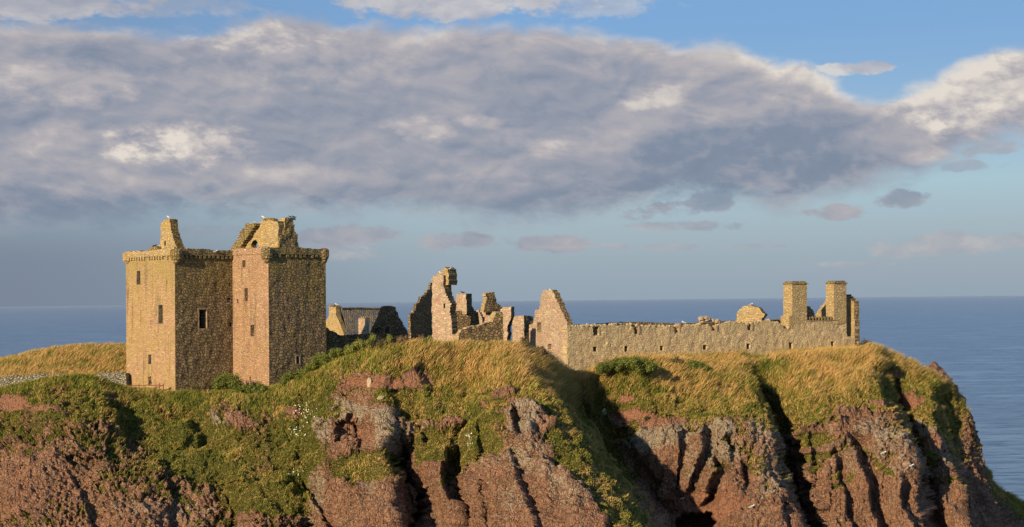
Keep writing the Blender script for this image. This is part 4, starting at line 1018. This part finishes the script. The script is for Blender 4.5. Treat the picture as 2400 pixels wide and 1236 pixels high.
wall(mw_, 'wall', M['rub'], OZ, dZ, Z3([(1486, 'b'), (1488, 735), (1515, 705), (1520, 680), (1560, 672), (1570, 655), (1640, 645), (1725, 632), (1770, 610), (1845, 600), (1850, 580), (1866, 545), (1880, 505), (1930, 494), (1948, 494), (1950, 'b')]), .9, zb=51.5, jag=.06, rim=M['ochre'], amp=.14, dens=.2, grid=.3)
OV = XY(1190, 195.4)
b1 = thing('ruined_wall', 'narrow upright block of masonry with a dark broken hollow at its foot', 'ruined wall', (OV[0], OV[1], 53))
wall(b1, 'wall', M['gable'], OV, dY, Z3([(1922, 'b'), (1922, 470), (1955, 440), (2034, 440), (2034, 560), (2015, 600), (2000, 640), (1992, 690), (2008, 720), (1996, 760), (1990, 'b')]), 1.0, zb=51.5, jag=.05, rim=M['rub'], amp=.1, dens=.2, grid=.3)
OU = XY(1216, 194.6)
b2 = thing('ruined_wall', 'low square-topped block of masonry immediately left of the pale gable', 'ruined wall', (OU[0], OU[1], 53))
wall(b2, 'wall', M['gable'], OU, dY, Z3([(2036, 'b'), (2050, 600), (2066, 540), (2100, 535), (2168, 536), (2168, 'b')]), .9, zb=51.5, jag=.05, rim=M['rub'], amp=.08, dens=.2, grid=.3)
wall(b2, 'side_wall', M['rub'], OU + dY * sz(OU, dY, *Z3([(2168, 600)])[0])[0] + np.array([.02, .05]), nrm2((.62, .78)), Z3([(2170, 'b'), (2170, 545), (2210, 536), (2262, 545), (2266, 'b')]), .7, zb=51.5, jag=.06, amp=.12, dens=.2)

# ---------------- the long range with its curtain wall
C0 = XY(1329, 185); d2 = nrm2((.863, .506)); u2 = nrm2((.506, -.863))
rng_ = thing('ruined_range', 'long ruined building with a pale end gable, low window slits and two tall yellow chimneys', 'ruined building', (C0[0], C0[1], 50.5))
ZR = 48.5
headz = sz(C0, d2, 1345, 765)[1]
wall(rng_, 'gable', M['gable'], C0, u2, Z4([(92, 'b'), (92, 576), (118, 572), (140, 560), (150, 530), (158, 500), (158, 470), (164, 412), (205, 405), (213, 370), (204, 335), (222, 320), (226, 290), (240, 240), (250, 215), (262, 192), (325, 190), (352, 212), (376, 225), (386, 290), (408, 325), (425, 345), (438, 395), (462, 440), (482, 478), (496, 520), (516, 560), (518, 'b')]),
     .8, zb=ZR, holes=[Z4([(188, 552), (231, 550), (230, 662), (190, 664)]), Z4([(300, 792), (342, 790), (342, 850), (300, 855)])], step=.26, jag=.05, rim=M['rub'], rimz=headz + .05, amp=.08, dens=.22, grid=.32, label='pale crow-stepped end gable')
window(rng_, C0, u2, (*Z4([(188, 552)])[0], *Z4([(231, 662)])[0]), M['dress'], w=.14, proud=.03)
OWl = C0 - u2 * .0
topl = Z4([(520, 'b'), (520, 598), (600, 597), (690, 602), (770, 600), (806, 618), (810, 622), (812, 700), (874, 696), (878, 640), (888, 598), (960, 588), (1100, 582), (1225, 580), (1258, 610), (1262, 684), (1332, 680), (1334, 602), (1500, 600), (1690, 602), (1712, 640), (1716, 672), (1784, 670), (1786, 600), (1900, 592), (2120, 592), (2135, 655)]) + \
    Z5([(143, 725), (205, 723), (212, 640), (300, 628), (420, 620), (548, 648), (556, 715), (606, 714), (612, 660), (640, 640), (700, 612), (780, 600), (860, 612), (930, 636), (968, 668), (970, 696), (1030, 698), (1034, 652), (1050, 640), (1050, 600), (1250, 600), (1700, 600), (1706, 790), (1845, 795), (1847, 'b')])
holesR = [Z4([(808, 822), (856, 822), (855, 876), (809, 876)]), Z4([(1158, 813), (1198, 811), (1204, 835), (1196, 852), (1200, 870), (1180, 880), (1158, 880)]), Z4([(1554, 813), (1594, 813), (1594, 863), (1554, 863)]), Z4([(2032, 803), (2080, 803), (2078, 854), (2032, 854)]),
          Z5([(540, 868), (588, 868), (586, 932), (542, 932)]), Z5([(1034, 856), (1078, 856), (1077, 934), (1036, 934)]), Z5([(1520, 845), (1560, 845), (1558, 934), (1521, 934)]), Z4([(1000, 792), (1014, 792), (1010, 816), (998, 816)]), Z4([(696, 805), (704, 802), (704, 824), (696, 826)]), Z4([(776, 898), (792, 900), (790, 908), (776, 908)])]
wall(rng_, 'curtain_wall', M['wall'], C0, d2, topl, 1.1, zb=ZR, holes=holesR, jag=.085, amp=.09, dens=.22, grid=.32, rim=M['wall'])
# light dressed jambs of the upper embrasures
for h in (Z4([(876, 600), (890, 694)]), Z4([(1316, 585), (1334, 680)]), Z4([(1768, 560), (1786, 670)]), Z5([(192, 655), (214, 722)]), Z5([(604, 640), (618, 712)])):
    s0, z1 = sz(C0, d2, *h[0]); s1, z0 = sz(C0, d2, *h[1]); c = C0 + d2 * (s0 + s1) / 2 - np.array([d2[1], -d2[0]]) * .4
    m = MB(); m.box((c[0], c[1], z0 - .02), d2 * (s1 - s0) / 2, np.array([d2[1], -d2[0]]) * .46, z1 - z0, .03); m.build('jamb', M['dress'], rng_)
inn = -np.array([d2[1], -d2[0]])   # inward
rubble(rng_, 'wall_head_rubble', C0, d2, Z4([(530, 597), (690, 600), (770, 596), (890, 592), (1225, 578), (1340, 598), (1690, 598), (1790, 596), (2120, 588)]), 1.0, M['wall'], (.1, .27), 190)
rubble(rng_, 'wall_head_rubble', C0, d2, Z5([(0, 655), (60, 610), (130, 600), (240, 640), (420, 622), (560, 645), (780, 604), (930, 634)]), 1.0, M['wall'], (.1, .27), 90)
rubble(rng_, 'wall_head_rubble', C0, d2, Z4([(1060, 572), (1170, 575)]), .8, M['grey'], (.14, .24), 16)
rubble(rng_, 'wall_head_rubble', C0, d2, Z5([(20, 600), (60, 575), (120, 590), (200, 610), (240, 620)]), .9, M['gable'], (.18, .34), 34)
m = MB(); s0, z0 = sz(C0, d2, *Z5([(108, 615)])[0]); c = C0 + d2 * s0 + inn * .4; m.box((c[0], c[1], z0), d2 * .25, inn * .25, .75, .05, .8); m.build('standing_stone', M['dress'], rng_)
wall(rng_, 'rear_wall', M['rub'], C0 + inn * 7, d2, [(1, ZR), (41, ZR), (41, headz + .2), (30, headz + .1), (22, headz - .1), (14, headz + .25), (7, headz), (1, headz + .1)], .9, szpoly=True, jag=.08, amp=.1)
wall(rng_, 'rear_wall', M['rub'], C0 + inn * 3, d2, Z4([(780, 'b'), (782, 612), (800, 596), (850, 588), (890, 584), (900, 'b')]), .7, zb=51, jag=.08, amp=.1)
wall(rng_, 'rear_wall', M['rub'], C0 + inn * 3, d2, Z5([(780, 'b'), (790, 600), (840, 604), (905, 596), (950, 600), (970, 'b')]), .7, zb=51, jag=.08, amp=.1)
# chimneys
def chim(x0, x1, ytop, xs, T, wfront):
    ch = wall(rng_, 'chimney_stack', M['ochre'], C0 + np.array([d2[1], -d2[0]]) * .03, d2, Z5([(x0, wfront), (x0, ytop), (x1, ytop), (x1, wfront)]), T, jag=.012, amp=.02, dens=.5)
    s0, z0 = sz(C0, d2, *Z5([(x0, ytop)])[0]); s1, _ = sz(C0, d2, *Z5([(x1, ytop)])[0]); c = C0 + d2 * (s0 + s1) / 2 + inn * (T / 2 - .03)
    m = MB(); m.box((c[0], c[1], z0 - .04), d2 * ((s1 - s0) / 2 + .13), inn * (T / 2 + .13), .1, .008)
    m.box((c[0], c[1], z0 + .06), d2 * ((s1 - s0) / 2 + .04), inn * (T / 2 + .04), .3, .01, .78)
    m.build('chimney_cap', M['yellow'], ch)
chim(1070, 1242, 176, 995, 1.75, 640)
chim(1556, 1699, 170, 1487, 1.6, 640)
wall(rng_, 'chimney_base', M['ochre'], C0 + np.array([d2[1], -d2[0]]) * .05, d2, Z5([(1036, 690), (1036, 548), (1076, 545), (1078, 690)]), 1.7, jag=.02, amp=.03)
m = MB()
for i in range(9):
    s0, z0 = sz(C0, d2, *Z5([(1265 + i * 35, 602)])[0]); c = C0 + d2 * s0 + inn * .5
    m.blob((c[0], c[1], z0 + .24), .36, (.62, 1.5, 1.0), i, .15, 2)
m.build('coping', M['yellow'], rng_)
s0, z0 = sz(C0, d2, *Z5([(1256, 602)])[0]); s1, _ = sz(C0, d2, *Z5([(1585, 602)])[0]); c = C0 + d2 * (s0 + s1) / 2 + inn * .5
m = MB(); m.box((c[0], c[1], z0 - .05), d2 * (s1 - s0) / 2, inn * .6, .1, .01); m.build('string_course', M['dress'], rng_)
# far end gable, seen edge-on, and the turret strip
sE, _ = sz(C0, d2, *Z5([(1790, 700)])[0]); PE = C0 + d2 * sE
wall(rng_, 'end_gable', M['ochre'], PE + inn * .02, u2, Z5([(1330, 'b'), (1345, 525), (1372, 490), (1400, 450), (1425, 425), (1446, 390), (1462, 365), (1482, 340), (1560, 300), (1700, 322), (1735, 345), (1752, 370), (1768, 380), (1788, 395), (1792, 'b')]), .9, zb=ZR, step=.25, jag=.05, rim=M['rub'], amp=.08, dens=.2)
wall(rng_, 'turret', M['ochre'], PE + np.array([d2[1], -d2[0]]) * .04, d2, Z5([(1792, 800), (1792, 390), (1812, 405), (1838, 435), (1841, 600), (1845, 800)]), .85, jag=.03, amp=.04)
sI, _ = sz(C0, d2, *Z5([(1290, 700)])[0]); PI_ = C0 + d2 * sI + inn * 1.2
wall(rng_, 'inner_gable', M['rub'], PI_, nrm2((.75, .66)), Z5([(1190, 620), (1200, 440), (1240, 436), (1285, 440), (1292, 470), (1312, 490), (1330, 525), (1336, 620)]), .6, jag=.06, step=.25, amp=.1, dens=.2)
sM, _ = sz(C0, d2, *Z5([(600, 700)])[0]); PM = C0 + d2 * sM + inn * 4.2
mo = thing('ruined_wall', 'round-topped sunlit stump of wall sprouting grass, behind the long wall left of the tall chimneys', 'ruined wall', (PM[0], PM[1], 53))
wall(mo, 'wall', M['ochre'], PM, nrm2((.86, -.51)), Z5([(400, 'b'), (412, 620), (425, 590), (430, 520), (448, 490), (480, 462), (500, 440), (545, 430), (600, 425), (660, 445), (700, 470), (722, 500), (728, 515), (752, 520), (750, 545), (722, 575), (716, 600), (720, 'b')]), 1.0, zb=51, jag=.07, rim=M['rub'], amp=.14, dens=.2, grid=.28)

# ---------------- birds
def bird(kind, label, px, py, D, yaw=0.0, scale=1.0, pitch=0.0, src=[{}]):
    cache = src[0]
    p = P(px, py, D)
    if kind not in cache:
        gull = kind == 'gull'
        e = thing('seagull' if gull else 'crow', label, 'seagull' if gull else 'crow', (0, 0, 0))
        rings = [(-.34, .12, .008, .02), (-.26, .13, .02, .045), (-.17, .15, .05, .065), (-.05, .17, .088, .092), (.05, .19, .095, .1), (.13, .225, .078, .088), (.175, .275, .05, .055), (.205, .32, .05, .05), (.24, .335, .045, .045), (.27, .33, .025, .025), (.285, .328, .006, .006)]
        v = []; f = []; n = 10
        for x, z, ry, rz_ in rings:
            for i in range(n): t = 2 * math.pi * i / n; v.append((x, math.cos(t) * ry, z + math.sin(t) * rz_))
        for j in range(len(rings) - 1):
            for i in range(n): a = j * n + i; b = j * n + (i + 1) % n; f.append((a, b, b + n, a + n))
        f.append(tuple(range(n))[::-1]); f.append(tuple(range((len(rings) - 1) * n, len(rings) * n)))
        mesh_obj('body', v, f, M['white'] if gull else M['black'], e, True, local=True)
        for sgn in (-1, 1):
            wv = []; wr = [(.12, .21, .03, .05), (.04, .2, .035, .075), (-.1, .18, .03, .06), (-.24, .155, .018, .035), (-.38, .14, .006, .01)]
            wf = []
            for x, z, ry, rz_ in wr:
                for i in range(8): t = 2 * math.pi * i / 8; wv.append((x, sgn * (.075 if x > -.2 else .035) + math.cos(t) * ry, z + math.sin(t) * rz_))
            for j in range(len(wr) - 1):
                for i in range(8): a = j * 8 + i; b = j * 8 + (i + 1) % 8; wf.append((a, b, b + 8, a + 8))
            wf += [tuple(range(8))[::-1], tuple(range(32, 40))]
            mesh_obj('wing', wv, wf, M['greyf'] if gull else M['black'], e, True, local=True)
            m = MB(); m.tube((.02, sgn * .035, -.02), (.03, sgn * .035, .12), .01, .012, 5); m.box((.045, sgn * .035, -.02), (.035, 0), (0, .02), .012)
            o = mesh_obj('leg', m.v, m.f, M['beak'] if gull else M['darkbeak'], e, local=True)
        m = MB(); m.tube((.27, 0, .33), (.345, 0, .315), .018, .004, 6); mesh_obj('beak', m.v, m.f, M['beak'] if gull else M['darkbeak'], e, local=True)
        cache[kind] = e
    else:
        s = cache[kind]; e = s.copy(); COL.objects.link(e); e['label'] = label
        for ch in s.children: c = ch.copy(); COL.objects.link(c); c.parent = e
    e['group'] = 'seagulls perched on the castle' if kind == 'gull' else 'crows perched on the castle'
    e.location = p; e.rotation_euler = (0, pitch, yaw); e.scale = (scale,) * 3
    return e
def perch(kind, label, px, py, D, yaw, k):
    return bird(kind, label, px, py, D, yaw, k)
DA = 182.5
perch('gull', 'white gull standing on the pinnacle at the far left of the keep', 397.5, 514.5, DA, .3 + 2.9, 1.15)
perch('gull', 'white gull on the stepped gable left of the cap-house top', 593, 526.5, 183.5, .4, 1.05)
perch('gull', 'large white gull on the highest flat stone of the cap-house', 620.5, 515.5, 184, 3.0, 1.3)
perch('gull', 'white gull sitting on the main parapet between the two sunlit tower faces', 505, 593, 183.5, .2, .9)
perch('gull', 'white gull at the left end of the wing parapet', 557, 591, 184.6, .5, 1.05)
perch('gull', 'white gull crouching on the wing parapet below the stepped gable', 578, 591.5, 183.4, 2.8, 1.0)
perch('gull', 'white gull below the yellow stack on the right parapet of the keep', 666, 590, 182.5, 2.7, 1.1)
perch('gull', 'white gull tucked in the square hole of the brown rubble face', 536.5, 708.5, 185.45, .6, 1.0)
perch('gull', 'white gull standing on the chimney of the slate roofed house', 790, 717.5, 232.6, 2.9, 1.1)
perch('gull', 'white gull on the very top of the tall lichened chimney head', 1053, 634, 193.3, .3, 1.0)
perch('gull', 'white gull on the lower ledge of the tall lichened chimney head', 1034, 643.8, 193.4, 2.9, 1.05)
perch('gull', 'white gull on the peak of the pale crow-stepped gable', 1292, 684.5, 190.2, 2.8, 1.0)
perch('gull', 'white gull on the long wall just left of its first notch', 1379, 765.5, 187.6, 2.7, .95)
perch('gull', 'white gull on the grassy wall head in the middle of the long wall', 1603, 759.5, 195.3, 2.8, 1.0)
perch('gull', 'white gull on the round-topped stump of wall', 1760, 717.5, 206.5, .4, 1.1)
perch('crow', 'left crow of the pair on the yellow stack of the keep', 680.5, 511.8, 185.6, 3.0, .9)
perch('crow', 'right crow of the pair on the yellow stack of the keep', 688.5, 511.8, 186.1, 3.1, .95)
perch('crow', 'crow on the low broken stones left of the pinnacle', 362.5, 579.5, 184, .3, .95)
perch('crow', 'crow standing on the square ruined chimney', 1084, 688.5, 200.4, 2.8, 1.0)
perch('crow', 'left crow of the two on the loose stones of the long wall', 1451, 760.5, 190.1, .4, 1.0)
perch('crow', 'right crow of the two on the loose stones of the long wall', 1459.5, 760.5, 190.5, 2.9, 1.0)
for px, py, lb in ((2071, 1066, 'white gull on the rock ledge high on the right-hand cliff'), (2136, 1096, 'white gull beside the dark gully of the right-hand cliff'), (1601, 1172, 'white gull at the edge of the dark cave-like hollow low in the cliff'), (1762, 1192, 'white gull above the pale streak low in the cliff')):
    h = ghit(px, py)
    if h is not None:
        b_ = bird('gull', lb, px, py, h.y - .25, .2, 1.15); b_['group'] = 'seagulls perched on the cliff'

# ---------------- bushes and flowering plants
def bush(name, label, cat, px, py, D, w, h, n, mat, leaf=.13, seed=0, group=None, lean=0.15, dep=None, tone=(.4, .2), up=0.3):
    rg_ = np.random.default_rng(seed + 11)
    base = P(px, py, D); g = gz(base.x, base.y, base.z); base.z = min(base.z, g + .6)
    e = thing(name, label, cat, base, group); dep = dep or w * .6
    k = max(6, int(w * h * 5)); cs = []
    for i in range(k):
        t = rg_.uniform(-1, 1); z_ = rg_.uniform(.15, .85) * (1 - .55 * t * t)
        cs.append((t * w * .42 + lean * z_ * h, rg_.uniform(-1, 1) * dep * .4, z_ * h, rg_.uniform(.08, .2) * min(w, h) + .12))
    cs = np.array(cs); ci = rg_.integers(0, k, n); dr = rg_.normal(size=(n, 3)); dr /= np.linalg.norm(dr, axis=1)[:, None]
    rad = cs[ci, 3] * rg_.uniform(.3, 1.6, n)
    p = cs[ci, :3] + dr * rad[:, None]; p[:, 2] = np.maximum(p[:, 2], -.1)
    a = rg_.normal(size=(n, 3)); a[:, 2] += up; a /= np.linalg.norm(a, axis=1)[:, None]; b = np.cross(a, dr + .01); b /= np.linalg.norm(b, axis=1)[:, None] + 1e-6
    L_ = leaf * rg_.uniform(.6, 1.4, n)[:, None]
    v = np.stack([p - a * L_ * .5, p + b * L_ * .28, p + a * L_ * .6, p - b * L_ * .28], 1).reshape(-1, 3) + np.array(base)
    fc = np.arange(4 * n).reshape(-1, 4)
    tn = np.clip(rg_.normal(tone[0], tone[1], n) + .25 * (cs[ci, 0] / w), 0, 1)
    mesh_obj('foliage', v, fc, mat, e, attrs=dict(tone=np.repeat(tn, 4)))
    m = MB()
    for i in range(min(k, 7)):
        c = cs[i]; m.tube((base.x + c[0] * .25, base.y + c[1] * .3, base.z - .3), (base.x + c[0], base.y + c[1], base.z + c[2]), .035, .012, 5)
    m.build('stems', M['wood'], e)
    return e
bl = [('green bush at the foot of the brown tower face beside the pink wing', 533, 915, 179.5, 3.6, 2.2, 9000, 'bush', (.5, .2)),
      ('low leafy bush at the base of the wing corner', 590, 925, 177.5, 4.2, 1.2, 7000, 'bush', (.4, .2)),
      ('small pale bush growing against the left part of the brown tower face', 467, 922, 179.3, 2.8, 1.2, 4000, 'weed', (.35, .2)),
      ('rounded bush right under the small window of the brown wing', 700, 900, 178.2, 4.4, 1.7, 9000, 'bush', (.42, .2)),
      ('tall shrub climbing the right edge of the keep', 752, 868, 178.5, 4.0, 1.8, 9000, 'bush', (.5, .2)),
      ('leafy thicket on the slope between the keep and the shaded wall', 806, 842, 177, 4.0, 1.6, 8000, 'bush', (.6, .2)),
      ('bright green shrub in front of the shaded wall', 845, 820, 175, 2.2, 1.2, 4000, 'bush', (.7, .2)),
      ('small green bush between the low blocks and the pale gable', 1232, 815, 179, 1.6, 1.4, 2500, 'bush', (.4, .2)),
      ('dark green gorse mound in front of the long wall', 1468, 872, 183, 8.0, 1.7, 20000, 'bush', (.38, .2)),
      ('low green bush against the long wall above the tawny grass', 1632, 866, 189, 3.0, 1.2, 4500, 'bush', (.35, .2)),
      ('twiggy grey shrub at the foot of the long wall', 1578, 858, 188.5, 2.2, 1.2, 1300, 'weed', (.1, .1)),
      ('dark shrub at the right end of the long building', 2026, 826, 205, 2.2, 1.5, 4000, 'weed', (.1, .12)),
      ('small ragwort clump with yellow flowers at the foot of the gable', 1262, 838, 174.5, 2.0, 1.2, 3000, 'weed', (.6, .2)),
      ('green tuft growing on the ledge beside the tall ruined tower', 1072, 782, 191.5, 1.0, .7, 1200, 'bush', (.8, .15))]
for i, (lb, px, py, D, w, h, n, mt_, tn) in enumerate(bl):
    bush('bush', lb, 'bush', px, py, D, w, h, n, M[mt_], .16, i, 'bushes around the castle walls', tone=tn, up=.8 if mt_ == 'weed' else .3)
# tall purple-brown weeds on the crest
for i, (px, py, c, lb) in enumerate([(905, 812, .5, 'tall brown weed on the crest, first from the shaded wall'), (945, 812, .8, 'reddish dock plant on the crest in front of the tall ruin'), (985, 812, .75, 'wide reddish weed clump left of the tallest ruin'),
                                     (1000, 808, .2, 'green nettle sprouting beside the tallest ruin'), (870, 805, .1, 'bright nettle at the left end of the crest weeds'), (913, 800, .3, 'green nettle standing highest among the crest weeds'), (1225, 812, .4, 'brown seeded weed left of the pale gable foot')]):
    bush('weed', lb, 'weed plant', px, py + 6, 173.3, 2.4 if c > .4 else .9, 1.5, 1900, M['weed'] if c > .35 else M['bush'], .12, 40 + i, 'tall weeds on the crest', tone=(c if c > .35 else .65, .2), up=1.5, dep=.8)

def flowers(label, px, py, w, h, n, ymat='petal', seed=0):
    h0 = ghit(px, py)
    if h0 is None: return
    e = thing('flower_clump', label, 'wildflowers', h0, 'flower clumps on the cliff'); rg_ = np.random.default_rng(seed); v = []; f = []; lv = []; lf = []
    for i in range(n):
        h1 = ghit(px + rg_.normal(0, w * .4), py + rg_.normal(0, h * .4))
        if h1 is None: continue
        c = np.array(h1) + np.array([rg_.uniform(-.1, .1), -.25, .22 + rg_.uniform(0, .15)]); r_ = rg_.uniform(.035, .08); nn_ = np.array([rg_.normal(0, .3) - .3, -1, .5 + rg_.normal(0, .2)]); nn_ /= np.linalg.norm(nn_)
        a = np.cross(nn_, [0, 0, 1]); a /= np.linalg.norm(a); b = np.cross(nn_, a); k = len(v)
        v.append(tuple(c + nn_ * .02))
        for j in range(8): t = j * math.pi / 4; q = r_ * (1 if j % 2 else .7); v.append(tuple(c + a * math.cos(t) * q + b * math.sin(t) * q))
        f += [(k, k + 1 + j, k + 1 + (j + 1) % 8) for j in range(8)]
        for q in range(3):
            k = len(lv); o_ = np.array(h1) + rg_.normal(0, .08, 3); dd = rg_.normal(0, .12, 3); dd[2] = .3
            lv += [tuple(o_), tuple(o_ + [.05, 0, 0]), tuple(o_ + dd)]; lf.append((k, k + 1, k + 2))
    mesh_obj('blooms', v, f, M[ymat], e)['kind'] = 'stuff'; mesh_obj('leaves', lv, lf, M['bush'], e, attrs=dict(tone=np.full(len(lv), .6)))
flowers('white daisy clump high on the slope right of the keep, beside bare rock', 713, 975, 30, 30, 34, seed=1)
flowers('white daisy clump low on the slope, under the larger one', 701, 1018, 22, 18, 22, seed=2)
flowers('sparse white flowers at the bottom of the green tongue of grass', 692, 1110, 30, 10, 10, seed=3)
flowers('white flowers beside the central mossy gully, upper bunch', 1099, 1026, 14, 14, 12, seed=4)
flowers('white flowers beside the central mossy gully, lower bunch', 1102, 1052, 14, 10, 9, seed=5)
flowers('small yellowish flower clump at the shaded edge of the cove', 1415, 970, 8, 8, 16, seed=6)
flowers('yellow flower clump on the bank left of the keep', 210, 908, 26, 8, 7, 'ypetal', seed=7)
flowers('yellow ragwort dots in the sunny hollow of the right-hand buttress', 1838, 950, 14, 40, 7, 'ypetal', seed=8)
# pale boulders in the bare red earth
for lb, px, py, r_, sc in (('pale pointed boulder stuck upright in the bare red earth', 866, 897, .55, (.55, .5, 1.15)), ('small pale stone half buried in the green slope below the pointed boulder', 893, 932, .42, (.9, .6, .5))):
    h0 = ghit(px, py)
    if h0 is not None:
        m = MB(); m.blob((h0.x, h0.y - .15, h0.z), r_, sc, int(px), .35, 3); o = m.build('boulder', M['pale']); tag(o, lb, 'boulder', 'loose boulders')
# dark crags standing out on the right-hand skyline
for i, (lb, pts, D) in enumerate((('dark rocky crag on the right-hand skyline, the upper of two', [(2176, 880, 1.2), (2190, 878, 1.4), (2203, 890, 1.3), (2212, 905, 1.2)], 214), ('dark blocky crag on the right-hand skyline, the lower of two', [(2222, 918, 1.2), (2234, 915, 1.1), (2240, 935, 1.3), (2243, 955, 1.3)], 216))):
    m = MB()
    for k, (px, py, r_) in enumerate(pts):
        p = P(px, py + 9, D); m.blob(tuple(p), r_ * 1.05, (.9, 1.2, 1.25), i * 7 + k, .55, 3)
    o = m.build('crag', M['earthen']); tag(o, lb, 'rock', 'dark crags on the skyline')

SC.view_settings.view_transform = 'Standard'; SC.view_settings.look = 'None'; SC.view_settings.exposure = .645; SC.view_settings.gamma = 1
